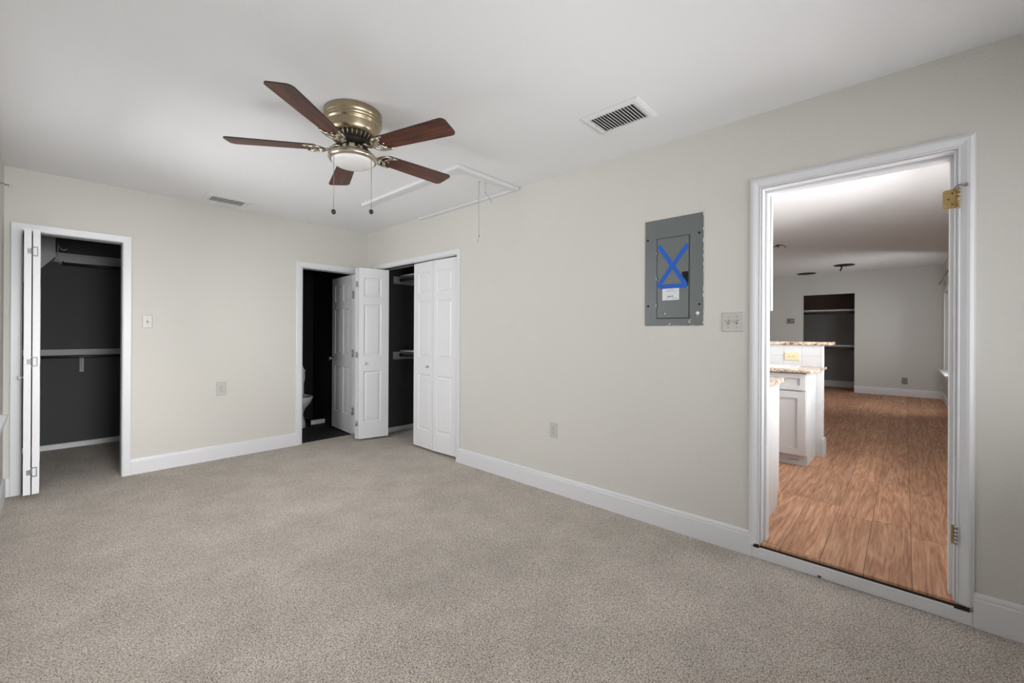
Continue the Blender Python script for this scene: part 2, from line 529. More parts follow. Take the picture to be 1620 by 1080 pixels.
def window_unit(name, axis, c_in, c_out, win, label, mull=2, rails=2, casing=0.06, sill=0.065):
    """frame, muntins and glass set into the opening; casing and sill on the room side"""
    a0, a1, b0, b1 = win
    sgn = 1 if c_in > c_out else -1            # room side direction
    mid = (c_in + c_out) / 2
    t = thing(name, label, 'window', (0, 0, 0), kind='structure')
    def B(mb, s0, s1, d0, d1, z0, z1, m):
        if axis == 'x': mb.box((d0, s0, z0), (d1, s1, z1), m)
        else: mb.box((s0, d0, z0), (s1, d1, z1), m)
    fr = MB(); fw = 0.035
    B(fr, a0, a0 + fw, mid - .02, mid + .02, b0, b1, 'trim'); B(fr, a1 - fw, a1, mid - .02, mid + .02, b0, b1, 'trim')
    B(fr, a0 + fw, a1 - fw, mid - .02, mid + .02, b0, b0 + fw, 'trim'); B(fr, a0 + fw, a1 - fw, mid - .02, mid + .02, b1 - fw, b1, 'trim')
    B(fr, a0 + fw, a1 - fw, mid - .018, mid + .018, (b0 + b1) / 2 - .02, (b0 + b1) / 2 + .02, 'trim')
    for i in range(1, mull):
        s = a0 + (a1 - a0) * i / mull
        B(fr, s - .02, s + .02, mid - .016, mid + .016, b0 + fw, b1 - fw, 'trim')
    fr.build('window_frame', t)
    g = MB(); B(g, a0 + fw, a1 - fw, mid - .003, mid + .003, b0 + fw, b1 - fw, 'glass'); g.build('glass_pane', t)
    cs = MB(); th = 0.018
    i0, i1 = c_in, c_in + sgn * th
    B(cs, a0 - casing, a0, i0, i1, b0 + .006, b1 + casing, 'trim'); B(cs, a1, a1 + casing, i0, i1, b0 + .006, b1 + casing, 'trim')
    B(cs, a0, a1, i0, i1, b1, b1 + casing, 'trim')
    cs.build('window_casing', t, bevel=0.003)
    si = MB(); B(si, a0 - casing - .02, a1 + casing + .02, mid + sgn * 0.02, c_in + sgn * sill, b0 - 0.022, b0 + 0.006, 'trim')
    B(si, a0 - casing, a1 + casing, c_in, c_in + sgn * 0.016, b0 - 0.10, b0 - 0.022, 'trim')
    si.build('window_sill', t, bevel=0.004)
    return t

WL = (-3.10, -1.0, 0.736, 2.06)
wall_with_window('x', XL - T, XL, YF - T, T, H, WL, 'paint', 'wall_left', 'beige left wall at the picture edge with a window sill')
window_unit('window_1', 'x', XL, XL - T, WL, 'window in the left wall, its white sill end at the left picture edge', mull=2)
WB = (-2.70, -0.10, 0.8, 2.1)
wall_with_window('y', YF - T, YF, XL - T, 0.0, H, WB, 'paint', 'wall_front', 'beige wall behind the viewpoint')
window_unit('window_2', 'y', YF, YF - T, WB, 'window in the wall behind the viewpoint', mull=3)

# closet and bathroom shells
def wbox(name, a, b, m, label, **k):
    bx(a, b, m).build(name, label=label, category='wall', **ST)
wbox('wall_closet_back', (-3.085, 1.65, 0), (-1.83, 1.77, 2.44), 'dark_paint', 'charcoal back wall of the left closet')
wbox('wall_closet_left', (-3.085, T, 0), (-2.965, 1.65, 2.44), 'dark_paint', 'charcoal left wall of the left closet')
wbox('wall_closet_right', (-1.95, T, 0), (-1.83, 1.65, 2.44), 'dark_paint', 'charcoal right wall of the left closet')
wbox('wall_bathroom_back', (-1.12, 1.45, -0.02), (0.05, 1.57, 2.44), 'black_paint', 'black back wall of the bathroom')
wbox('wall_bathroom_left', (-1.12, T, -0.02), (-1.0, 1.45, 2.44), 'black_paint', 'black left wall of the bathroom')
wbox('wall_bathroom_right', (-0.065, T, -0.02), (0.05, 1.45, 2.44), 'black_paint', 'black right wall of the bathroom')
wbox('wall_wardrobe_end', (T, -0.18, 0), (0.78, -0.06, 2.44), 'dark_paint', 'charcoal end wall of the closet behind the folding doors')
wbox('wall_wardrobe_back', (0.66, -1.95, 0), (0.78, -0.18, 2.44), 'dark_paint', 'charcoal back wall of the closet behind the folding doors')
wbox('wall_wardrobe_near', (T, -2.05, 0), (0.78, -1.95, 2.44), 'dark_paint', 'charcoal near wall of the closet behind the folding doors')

# kitchen and living room shell
NY0, NY1, NZ = -4.204, -3.317, 2.13
far = MB()
for y0, y1, z0, z1 in ((YR - T, NY0, 0, HK), (NY1, -2.3, 0, HK), (NY0, NY1, NZ, HK)):
    far.box((XF, y0, z0), (XF + T, y1, z1), 'living_paint')
far.build('wall_far', label='grey far wall of the living area with a dark closet niche', category='wall', **ST)
nz = MB()
nz.box((9.55, NY0 - 0.3, 0.0), (9.65, NY1 + 0.3, 1.82), 'niche')
nz.box((9.55, NY0 - 0.3, 1.82), (9.65, NY1 + 0.3, HK), 'brown_paint')
nz.box((XF + T, NY0 - 0.4, 0), (9.65, NY0 - 0.3, HK), 'niche')
nz.box((XF + T, NY1 + 0.3, 0), (9.65, NY1 + 0.4, HK), 'niche')
nz.build('wall_niche', label='dark inner walls of the niche in the far wall', category='wall', **ST)
wbox('wall_kitchen_left', (0.78, -2.42, 0), (XF, -2.3, HK), 'living_paint', 'grey left wall of the kitchen')
WK = (0.4, 2.6, 0.95, 2.2); WV = (5.6, 8.14, 0.66, 2.02)
kr = MB()
for x0, x1, z0, z1 in ((T, WK[0], 0, HK), (WK[0], WK[1], 0, WK[2]), (WK[0], WK[1], WK[3], HK), (WK[1], WV[0], 0, HK), (WV[0], WV[1], 0, WV[2]), (WV[0], WV[1], WV[3], HK), (WV[1], XF, 0, HK)):
    kr.box((x0, YR - T, z0), (x1, YR, z1), 'living_paint')
kr.build('wall_kitchen_right', label='grey right wall beyond the kitchen doorway', category='wall', **ST)
window_unit('window_3', 'y', YR, YR - T, WK, 'kitchen window out of sight beside the doorway', mull=2)
window_unit('window_4', 'y', YR, YR - T, WV, 'living area window seen edge on beside the right door jamb', mull=3, casing=0.07, sill=0.09)

# ------------------------------------------------------------ trim: door casings and jambs
COLONIAL = [(0.002, 0), (0.002, 0.010), (0.007, 0.013), (0.011, 0.009), (0.016, 0.011), (0.030, 0.018), (0.040, 0.020), (0.048, 0.017), (0.052, 0.013), (0.056, 0.013), (0.058, 0.0)]
FLAT = [(0.0, 0), (0.0, 0.010), (0.004, 0.014), (0.052, 0.017), (0.056, 0.014), (0.056, 0)]

def casing(name, axis, s0, s1, zb, zt, prof, label, scale=1.0, jamb=0.015, stop=None, zb2=None):
    """three mitred boards round an opening. axis 'x': wall plane x=0 facing -x, s is y; 'y': plane y=0 facing -y, s is x"""
    t = thing(name, label, 'door trim', (0, 0, 0), kind='structure')
    b = MB()
    def P(s, z, h): return Vector((-h, s, z)) if axis == 'x' else Vector((s, -h, z))
    rows = []
    for d, h in prof:
        d *= scale
        rows.append([b.bm.verts.new(P(*q, h)) for q in ((s0 - d, zb), (s0 - d, zt + d), (s1 + d, zt + d), (s1 + d, zb if zb2 is None else zb2))])
    for r, q in zip(rows, rows[1:] + rows[:1]):
        for i in range(3):
            b.face([r[i], r[i + 1], q[i + 1], q[i]], 'trim')
    for i in (0, 3):
        b.face([r[i] for r in rows], 'trim')
    b.build('casing', t)
    j = MB()
    def J(u0, u1, d0, d1, z0, z1):
        if axis == 'x': j.box((d0, u0, z0), (d1, u1, z1), 'trim')
        else: j.box((u0, d0, z0), (u1, d1, z1), 'trim')
    J(s0 - 0.001, s0 + jamb, -0.004, T + 0.004, zb, zt); J(s1 - jamb, s1 + 0.001, -0.004, T + 0.004, zb, zt)
    J(s0 + jamb, s1 - jamb, -0.004, T + 0.004, zt - jamb, zt)
    if stop:
        J(s0 + jamb, s0 + jamb + 0.012, stop[0], stop[1], zb, zt - jamb); J(s1 - jamb - 0.012, s1 - jamb, stop[0], stop[1], zb, zt - jamb)
        J(s0 + jamb + 0.012, s1 - jamb - 0.012, stop[0], stop[1], zt - jamb - 0.012, zt - jamb)
    j.build('jamb', t, bevel=0.0015)
    return t
casing('trim_1', 'y', -2.876, -2.295, 0.0, 2.028, FLAT, 'white flat trim around the left closet doorway', jamb=0.004)
casing('trim_2', 'y', -0.797, -0.13, 0.0, 1.998, FLAT, 'white trim around the bathroom doorway', jamb=0.012)
casing('trim_3', 'x', -1.752, -0.225, 0.0, 2.034, FLAT, 'white trim around the closet with the folding doors', scale=0.88, jamb=0.006)
casing('trim_4', 'x', -5.132, -4.376, ZK, 2.075, COLONIAL, 'white moulded trim around the kitchen doorway', jamb=0.006, stop=(0.05, 0.115), zb2=0.07)

# baseboards
BP = [(0, 0), (0.015, 0), (0.015, 0.112), (0.0125, 0.120), (0.014, 0.125), (0.012, 0.133), (0.007, 0.138), (0, 0.140)]
def baseboard(name, p0, p1, nrm, label, prof=BP, z=0.0, sc=1.0):
    b = MB()
    p0 = Vector((*p0, 0)); p1 = Vector((*p1, 0)); n = Vector((*nrm, 0))
    b.prism([p0 + n * d + Vector((0, 0, z + h * sc)) for d, h in prof], p1 - p0, 'trim')
    b.build(name, label=label, category='baseboard', **ST)
baseboard('baseboard_back', (-2.239, 0), (-0.853, 0), (0, -1), 'white baseboard on the back wall between the two doorways')
baseboard('baseboard_back.001', (-2.950, 0), (-2.932, 0), (0, -1), 'short white baseboard left of the closet trim')
baseboard('baseboard_left', (XL, YF), (XL, 0), (1, 0), 'white baseboard along the left wall', sc=1.03)
baseboard('baseboard_right', (0, -4.336), (0, -1.801), (-1, 0), 'white baseboard on the right wall below the electrical panel')
baseboard('baseboard_right.001', (0, YF), (0, -5.186), (-1, 0), 'white baseboard right of the kitchen doorway', sc=1.06)
SB = [(0, 0), (0.012, 0), (0.012, 0.052), (0, 0.055)]
baseboard('baseboard_closet', (-2.965, 1.65), (-1.95, 1.65), (0, -1), 'thin white baseboard in the left closet', prof=SB)
baseboard('baseboard_wardrobe', (T, -0.18), (0.66, -0.18), (0, -1), 'thin white baseboard behind the folding doors', prof=SB)
LB = [(0, 0), (0.018, 0), (0.018, 0.095), (0.014, 0.105), (0.014, 0.12), (0.006, 0.138), (0, 0.14)]
baseboard('baseboard_far', (XF, YR), (XF, NY0), (-1, 0), 'white baseboard along the far living wall', prof=LB, z=ZK)
baseboard('baseboard_far.001', (XF, NY1), (XF, -2.42), (-1, 0), 'white baseboard left of the niche', prof=LB, z=ZK)
baseboard('baseboard_niche', (9.55, NY0 - 0.3), (9.55, NY1 + 0.3), (-1, 0), 'white baseboard inside the niche', prof=LB, z=ZK)
baseboard('baseboard_kitchen', (2.6, YR), (XF - 0.018, YR), (0, 1), 'white baseboard below the living window', prof=LB, z=ZK)

# threshold: painted riser board below the doorway, with a dark gap at the floor edge
t = thing('trim_5', 'worn white riser board under the kitchen doorway', 'threshold', (0, 0, 0), kind='structure')
b = MB()
b.box((-0.016, -5.186, 0.0), (0, -4.336, 0.062), 'trim')
b.build('riser_board', t, bevel=0.004)
b = MB(); b.box((-0.006, -5.165, 0.060), (0.004, -4.345, 0.073), 'dark_gap'); b.build('floor_gap', t)
b = MB(); b.box((-0.018, -5.176, 0.060), (-0.0005, -5.128, 0.072), 'dark_gap'); b.box((-0.018, -4.372, 0.060), (-0.0005, -4.345, 0.078), 'dark_gap'); b.build('notch', t)
b = MB(); b.box((-0.0185, -4.656, 0.004), (-0.0155, -4.640, 0.014), 'toe_dirt'); b.build('nail_hole', t)

# ------------------------------------------------------------ panel doors
def panel_leaf(mb, O, U, N, w, z0, z1, t, panels, m='door'):
    """slab from O along U (unit, horizontal), visible face towards N, thickness t away from N; raised panels on both faces"""
    O = Vector((*O, 0)); U = Vector((*U, 0)).normalized(); N = Vector((*N, 0)).normalized()
    xs = sorted({0.0, w, *[p[0] for p in panels], *[p[1] for p in panels]})
    zs = sorted({z0, z1, *[p[2] for p in panels], *[p[3] for p in panels]})
    for side in (0, 1):
        def P(x, z, d):
            dd = -d if side == 0 else -(t - d)
            return O + U * x + N * dd + Vector((0, 0, z))
        grid = {}
        def V(x, z):
            if (x, z) not in grid: grid[(x, z)] = mb.bm.verts.new(P(x, z, 0))
            return grid[(x, z)]
        for xa, xb in zip(xs, xs[1:]):
            for za, zb in zip(zs, zs[1:]):
                cx, cz = (xa + xb) / 2, (za + zb) / 2
                if any(p[0] < cx < p[1] and p[2] < cz < p[3] for p in panels): continue
                mb.face([V(xa, za), V(xb, za), V(xb, zb), V(xa, zb)], m)
        for p in panels:
            zz = [z for z in zs if p[2] <= z <= p[3]]; xx = [x for x in xs if p[0] <= x <= p[1]]
            loop0 = [V(x, p[2]) for x in xx] + [V(p[1], z) for z in zz[1:]] + [V(x, p[3]) for x in xx[-2::-1]] + [V(p[0], z) for z in zz[-2:0:-1]]
            def ring(ins, d):
                a, c, e, g = p[0] + ins, p[1] - ins, p[2] + ins, p[3] - ins
                return [mb.bm.verts.new(P(*q, d)) for q in ((a, e), (c, e), (c, g), (a, g))]
            corners = [grid[(p[0], p[2])], grid[(p[1], p[2])], grid[(p[1], p[3])], grid[(p[0], p[3])]]
            r1, r2, r3 = ring(0.010, 0.009), ring(0.018, 0.009), ring(0.036, 0.003)
            for a, c in ((corners, r1), (r1, r2), (r2, r3)):
                for i in range(4):
                    mb.face([a[i], a[(i + 1) % 4], c[(i + 1) % 4], c[i]], m)
            mb.face(r3, m)
    def Q(x, z, d): return mb.bm.verts.new(O + U * x - N * d + Vector((0, 0, z)))
    for (xa, za), (xb, zb) in (((0, z0), (w, z0)), ((w, z0), (w, z1)), ((w, z1), (0, z1)), ((0, z1), (0, z0))):
        mb.face([Q(xa, za, 0), Q(xb, zb, 0), Q(xb, zb, t), Q(xa, za, t)], m)

def leaf_panels(w, z0, z1, left, rightm):
    h = z1 - z0
    return [(left, w - rightm, z0 + h * a, z0 + h * b) for a, b in ((0.095, 0.395), (0.485, 0.79), (0.835, 0.945))]

def knob(mb, c, n, r=0.016, m='trim'):
    mb.lathe([(0.007, 0), (0.007, 0.012), (r * 0.8, 0.016), (r, 0.023), (r * 0.8, 0.030), (0, 0.033)], c, m, 18, axis=(*n, 0))

# door_1: folded bifold of the left closet, seen edge on
d = thing('door_1', 'white folding closet door standing folded edge-on in the left doorway', 'folding door', (-2.818, -0.07, 0.04), kind='structure')
Z0, Z1 = 0.040, 2.014
for x_face, nx, pl in ((-2.858, -1, (0.055, 0.075)), (-2.777, 1, (0.055, 0.075))):
    mb = MB(); panel_leaf(mb, (x_face, -0.215), (0, 1), (nx, 0), 0.289, Z0, Z1, 0.037, leaf_panels(0.289, Z0, Z1, *pl)); mb.build('door_leaf', d)
for hz in (1.849, 1.027, 0.204):
    mb = MB()
    y = -0.2165
    for a0, a1, z0_, z1_ in ((-2.814, -2.788, 0.028, 0.036), (-2.814, -2.788, -0.036, -0.028), (-2.794, -2.788, -0.028, 0.028), (-2.8195, -2.8125, -0.036, 0.036)):
        mb.box((a0, y - 0.0008, hz + z0_), (a1, y + 0.0015, hz + z1_), 'hinge_steel')
    mb.prism([(-2.842, y, hz - 0.018), (-2.829, y, hz - 0.018), (-2.819, y, hz - 0.026), (-2.819, y, hz + 0.026), (-2.829, y, hz + 0.018), (-2.842, y, hz + 0.018)], (0, 0.0015, 0), 'hinge_steel')
    mb.lathe([(0.004, -0.03), (0.004, 0.03)], (-2.817, y - 0.003, hz), 'hinge_steel', 10)
    mb.build('hinge', d)
mb = MB(); knob(mb, (-2.858, -0.10, 0.905), (-1, 0)); mb.build('knob', d)

# door_2: six panel bathroom door, open into the bathroom
def dirv(a, b):
    v = Vector((b[0] - a[0], b[1] - a[1])); return v.normalized(), v.length
A, Bp = (-0.168, 0.055), (-0.122, 0.700)
u, w = dirv(A, Bp)
n = (-u.y, u.x)
d = thing('door_2', 'white six-panel bathroom door swung open into the dark bathroom', 'door', (A[0], A[1], 0.0), kind='structure')
z0, z1 = 0.0, 1.978
pan = []
for xa, xb in ((0.095, 0.285), (0.365, 0.552)):
    for a, b in ((0.115, 0.415), (0.495, 0.79), (0.84, 0.947)):
        pan.append((xa, xb, z0 + (z1 - z0) * a, z0 + (z1 - z0) * b))
mb = MB(); panel_leaf(mb, A, u, n, w, z0, z1, 0.035, pan); mb.build('door_leaf', d)
kp = Vector((*A, 0)) + Vector((*u, 0)) * (w - 0.06)
mb = MB()
mb.lathe([(0.026, 0), (0.026, 0.005), (0.011, 0.010), (0.010, 0.032), (0.025, 0.040), (0.028, 0.052), (0.022, 0.062), (0, 0.065)], (kp.x, kp.y, 0.915), 'steel', 24, axis=(*n, 0))
mb.build('door_knob', d, label='steel door knob')
for hz in (1.728, 1.0, 0.282):
    mb = MB(); c = Vector((*A, 0)) - Vector((*u, 0)) * 0.002
    X = Matrix(((u.x, n[0], 0, c.x), (u.y, n[1], 0, c.y), (0, 0, 1, 0), (0, 0, 0, 1)))
    mb.box((-0.0015, -0.033, hz - 0.044), (0.001, -0.004, hz + 0.044), 'steel', X=X)
    mb.lathe([(0.0055, -0.046), (0.0055, 0.046)], X @ Vector((-0.004, -0.001, hz)), 'steel', 10)
    mb.build('hinge', d)

# door_3: bifold pair folded open, sticking out of the closet beside the corner
d = thing('door_3', 'white folding door pair folded open beside the room corner', 'folding door', (-0.12, -0.33, 0.022), kind='structure')
Z0, Z1 = 0.022, 2.012
Hn, Tt = (-0.282, -0.331), (0.058, -0.416)
u, w = dirv(Hn, Tt); n = (u.y, -u.x)
mb = MB(); panel_leaf(mb, Hn, u, n, w, Z0, Z1, 0.034, leaf_panels(w, Z0, Z1, 0.058, 0.090)); mb.build('door_leaf', d)
kp = Vector((*Hn, 0)) + Vector((*u, 0)) * 0.062
mb = MB(); knob(mb, (kp.x, kp.y, 0.903), n, 0.018); mb.build('knob', d)
H2, T2 = (-0.288, -0.257), (0.055, -0.262)
u2, w2 = dirv(H2, T2); n2 = (-u2.y, u2.x)
mb = MB(); panel_leaf(mb, H2, u2, n2, w2, Z0, Z1, 0.034, leaf_panels(w2, Z0, Z1, 0.058, 0.090)); mb.build('door_leaf', d)
for hz in (1.82, 1.0, 0.20):
    mb = MB()
    mb.box((-0.2905, -0.307, hz - 0.030), (-0.2892, -0.279, hz + 0.030), 'steel')
    mb.lathe([(0.004, -0.030), (0.004, 0.030)], (-0.291, -0.293, hz), 'steel', 10)
    mb.build('hinge', d)

# door_4: bifold pair closed at the right half of the same closet
d = thing('door_4', 'white folding door pair standing closed next to the long beige wall', 'folding door', (0.03, -1.34, 0.024), kind='structure')
Z0, Z1 = 0.024, 2.020
for (a, b), mg in ((((0.034, -0.972), (0.019, -1.340)), (0.090, 0.052)), (((0.019, -1.3435), (0.036, -1.722)), (0.052, 0.090))):
    u, w = dirv(a, b); n = (u.y, -u.x)
    mb = MB(); panel_leaf(mb, a, u, n, w, Z0, Z1, 0.033, leaf_panels(w, Z0, Z1, *mg)); mb.build('door_leaf', d)
u, w = dirv((0.034, -0.972), (0.019, -1.340)); n = (u.y, -u.x)
mb = MB(); knob(mb, (0.023, -1.255, 0.900), n, 0.014, 'steel'); mb.build('knob', d, label='small steel knob')
mb = MB(); mb.box((0.028, -1.745, 2.022), (0.062, -0.235, 2.0335), 'dark_metal'); mb.build('track', d, label='dark metal overhead track')

# ------------------------------------------------------------ ceiling fan
FX, FY = -1.557, -2.672
fan = thing('ceiling_fan', 'brass ceiling fan with five reddish brown wooden blades and frosted bowl light', 'ceiling fan', (FX, FY, H))
mb = MB()
mb.lathe([(0.150, 2.4995), (0.156, 2.495), (0.157, 2.468), (0.155, 2.458), (0.150, 2.453), (0.156, 2.447), (0.156, 2.443), (0.149, 2.438), (0.154, 2.432), (0.154, 2.428), (0.147, 2.423), (0.146, 2.415), (0.141, 2.385), (0.136, 2.368), (0.128, 2.362), (0.10, 2.361)], (FX, FY, 0), 'brass', 64)
mb.build('motor_housing', fan)
mb = MB(); mb.lathe([(0.118, 2.362), (0.116, 2.354), (0.092, 2.336), (0.084, 2.326), (0.078, 2.314), (0.05, 2.312)], (FX, FY, 0), 'dark_metal', 48)
mb.build('vent_ring', fan, label='dark vented motor ring')
mb = MB()
for i in range(30):
    a = 2 * math.pi * i / 30
    ca, sa = math.cos(a), math.sin(a)
    mb.tube([(FX + ca * 0.121, FY + sa * 0.121, 2.362), (FX + ca * 0.112, FY + sa * 0.112, 2.346), (FX + ca * 0.095, FY + sa * 0.095, 2.334)], 0.0032, 'brass', 6)
mb.build('vent_fins', fan)
mb = MB()
mb.lathe([(0.055, 2.314), (0.055, 2.262), (0.04, 2.261)], (FX, FY, 0), 'nickel_brass', 40)
for i in range(8):
    a = 2 * math.pi * i / 8 + 0.2
    X = Matrix.Translation((FX, FY, 0)) @ Matrix.Rotation(a, 4, 'Z')
    mb.box((0.052, -0.014, 2.266), (0.060, 0.014, 2.308), 'nickel_brass', X=X)
mb.build('switch_housing', fan)
mb = MB()
mb.lathe([(0.050, 2.268), (0.080, 2.267), (0.106, 2.265), (0.124, 2.258), (0.133, 2.246), (0.133, 2.235), (0.126, 2.226), (0.116, 2.224), (0.114, 2.232)], (FX, FY, 0), 'nickel_brass', 64)
fit = mb.build('light_fitter', fan)
mb = MB()
mb.lathe([(0.115, 2.230), (0.1155, 2.224)] + [(0.1155 * math.cos(k * math.pi / 20), 2.224 - 0.036 * math.sin(k * math.pi / 20)) for k in range(1, 10)] + [(0, 2.188)], (FX, FY, 0), 'frosted', 56)
mb.build('glass_bowl', fan)
BZ = 2.292
def make_blade(ang):
    R = Matrix.Translation((FX, FY, BZ)) @ Matrix.Rotation(ang, 4, 'Z')
    Pm = Matrix.Rotation(math.radians(-9.5), 4, 'X')
    mb = MB()
    # outline in local x (radial), y
    r0, r1 = 0.185, 0.655
    out = []
    wr, wt = 0.054, 0.069
    cr = 0.028
    for k in range(7):                               # root end, gently rounded
        a = math.pi / 2 + math.pi * k / 6
        out.append((r0 + 0.018 + 0.018 * math.cos(a), wr * math.sin(a)))
    for k in range(7):
        a = -math.pi / 2 + math.pi / 2 * k / 6
        out.append((r1 - cr + cr * math.cos(a), -wt + cr + cr * math.sin(a)))
    for k in range(7):
        a = math.pi / 2 * k / 6
        out.append((r1 - cr + cr * math.cos(a) - 0.004, wt - cr + cr * math.sin(a)))
    uvl = mb.bm.loops.layers.uv.new('UVMap')
    lo = [mb.bm.verts.new(R @ Pm @ Vector((x, y, -0.003))) for x, y in out]
    hi = [mb.bm.verts.new(R @ Pm @ Vector((x, y, 0.003))) for x, y in out]
    uvs = {v: q for v, q in list(zip(lo, out)) + list(zip(hi, out))}
    mb.face(lo[::-1], 'blade'); mb.face(hi, 'blade')
    for i in range(len(out)):
        j = (i + 1) % len(out)
        mb.face([lo[i], lo[j], hi[j], hi[i]], 'blade_edge')
    for f_ in mb.bm.faces:
        for l in f_.loops:
            l[uvl].uv = uvs[l.vert]
    bl = mb.build('blade', fan)
    # blade iron: curved arm from the hub, scrolled crescent gripping the root of the blade
    ir = MB()
    def Q(x, y, z, tilt=True):
        v = Vector((x, y, z))
        return R @ (Pm @ v if tilt else v)
    ir.tube([Q(0.070, 0, 0.026, False), Q(0.100, 0, 0.014, False), Q(0.130, 0, -0.008, False), Q(0.158, 0, -0.011), Q(0.185, 0, -0.008)], [0.011, 0.010, 0.009, 0.009, 0.007], 'nickel_brass', 10)
    for s in (1, -1):
        cres = [Q(0.197, 0.0, -0.008), Q(0.199, s * 0.018, -0.008), Q(0.207, s * 0.036, -0.008), Q(0.226, s * 0.050, -0.008), Q(0.255, s * 0.055, -0.007)]
        ir.tube(cres, [0.006, 0.008, 0.009, 0.008, 0.003], 'nickel_brass', 8)
        arm = [Q(0.150, 0, -0.010), Q(0.158, s * 0.022, -0.010), Q(0.172, s * 0.042, -0.009), Q(0.192, s * 0.052, -0.008), Q(0.222, s * 0.052, -0.008)]
        ir.tube(arm, [0.008, 0.007, 0.007, 0.006, 0.006], 'nickel_brass', 8)
        ir.sphere(Q(0.215, s * 0.030, -0.006), 0.006, 'nickel_brass', 10)
    ir.sphere(Q(0.222, 0, -0.006), 0.006, 'nickel_brass', 10)
    ir.build('blade_iron', bl, label='pale brass scrolled bracket')
for k in range(5):
    make_blade(math.radians(-0.8 + 72 * k))
for sx, sy, zb in ((-0.122, -0.022, 1.910), (0.052, -0.110, 1.930)):
    x, y = FX + sx, FY + sy
    mb = MB(); mb.tube([(x, y, 2.230), (x, y, zb + 0.02)], 0.0014, 'chain', 6)
    k = 2.230
    while k > zb + 0.02:
        mb.sphere((x, y, k), 0.0022, 'chain', 6); k -= 0.012
    ch = mb.build('pull_chain', fan)
    mb = MB(); mb.sphere((x, y, zb), 0.0125, 'knob_dark', 18, sz=1.15); mb.build('pull_knob', ch)

# ------------------------------------------------------------ ceiling vents
def vent(label, x0, x1, y0, y1, gx0, gx1, gy0, gy1, along, nsl, tilt):
    t = thing('ceiling_vent', label, 'air vent', ((x0 + x1) / 2, (y0 + y1) / 2, H), group='white ceiling air vents')
    mb = MB(); zt, zb, zg = H - 0.0005, H - 0.004, H - 0.011
    rings = []
    for a, b, c, d_, z in ((x0, x1, y0, y1, zt), (x0, x1, y0, y1, zb), (gx0 - .02, gx1 + .02, gy0 - .02, gy1 + .02, zg), (gx0, gx1, gy0, gy1, zg), (gx0, gx1, gy0, gy1, zt)):
        rings.append([mb.bm.verts.new(q) for q in ((a, c, z), (b, c, z), (b, d_, z), (a, d_, z))])
    for r, q in zip(rings, rings[1:]):
        for i in range(4): mb.face([r[i], r[(i + 1) % 4], q[(i + 1) % 4], q[i]], 'vent')
    mb.build('vent_frame', t)
    mb = MB(); mb.box((gx0, gy0, H - 0.0016), (gx1, gy1, H - 0.0006), 'duct'); mb.build('duct_opening', t, label='dark duct opening')
    mb = MB()
    for i in range(nsl):
        f_ = (i + 0.5) / nsl
        if along == 'x':
            c = Vector(((gx0 + gx1) / 2, gy0 + (gy1 - gy0) * f_, H - 0.007)); L = (gx1 - gx0) / 2
            X = Matrix.Translation(c) @ Matrix.Rotation(tilt, 4, 'X')
            mb.box((-L, -0.0065, -0.0007), (L, 0.0065, 0.0007), 'vent', X=X)
        else:
            c = Vector((gx0 + (gx1 - gx0) * f_, (gy0 + gy1) / 2, H - 0.007)); L = (gy1 - gy0) / 2
            X = Matrix.Translation(c) @ Matrix.Rotation(tilt, 4, 'Y')
            mb.box((-0.0050, -L, -0.0007), (0.0050, L, 0.0007), 'vent', X=X)
    mb.build('louver_slats', t)
    for q in ((x0 + 0.025, (y0 + y1) / 2), (x1 - 0.025, (y0 + y1) / 2)) if along == 'y' else (((x0 + x1) / 2, y0 + 0.025), ((x0 + x1) / 2, y1 - 0.025)):
        mb = MB(); mb.lathe([(0.004, -0.0100), (0.004, 0.0)], (*q, H - 0.002), 'steel', 10); mb.build('screw', t)
vent('white louvered ceiling vent between the fan and the kitchen doorway', -0.637, -0.382, -3.937, -3.588, -0.598, -0.412, -3.898, -3.618, 'x', 15, 0.55)
vent('white louvered ceiling vent close to the back wall, left of the fan', -1.772, -1.398, -0.425, -0.160, -1.728, -1.450, -0.362, -0.182, 'y', 15, -0.2)

# ------------------------------------------------------------ attic hatch
t = thing('attic_hatch', 'white pull-down attic hatch in the ceiling with wooden trim strips', 'attic hatch', (-0.34, -1.84, H))
mb = MB(); mb.box((-0.615, -2.49, H - 0.008), (-0.045, -1.15, H - 0.0005), 'ceiling'); mb.build('hatch_panel', t, bevel=0.002)
mb = MB()
for a, b in (((-0.622, -2.498), (-0.615, -1.145)), ((-0.045, -2.498), (-0.038, -1.145)), ((-0.622, -2.498), (-0.038, -2.491)), ((-0.622, -1.150), (-0.038, -1.145))):
    mb.box((*a, H - 0.002), (*b, H - 0.0004), 'plate_grey')
mb.build('panel_gap', t, label='thin grey gap around the hatch panel')
for a, b in (((-0.685, -2.555, H - 0.027), (-0.628, -1.13, H - 0.0005)), ((-0.628, -2.555, H - 0.027), (-0.036, -2.502, H - 0.0005)), ((-0.036, -2.555, H - 0.027), (-0.002, -1.13, H - 0.0005))):
    mb = MB(); mb.box(a, b, 'trim'); mb.build('trim_strip', t, bevel=0.002)
cx, cy = -0.344, -2.420
mb = MB()
mb.tube([(cx, cy, H - 0.008), (cx + .001, cy, 2.40), (cx - .005, cy, 2.36), (cx - .003, cy, 2.33), (cx + .001, cy, 2.2), (cx + .002, cy, 2.06), (cx + .002, cy, 2.045), (cx - .004, cy, 2.02), (cx - .014, cy, 1.995)], 0.0018, 'string', 6)
mb.sphere((cx + .002, cy, 2.052), 0.006, 'chain', 8); mb.sphere((cx - .005, cy, 2.36), 0.003, 'string', 8)
mb.lathe([(0.005, 0), (0.005, 0.004)], (cx, cy, H - 0.012), 'chain', 8)
mb.build('pull_cord', t)
cx, cy = -0.303, -2.455
mb = MB()
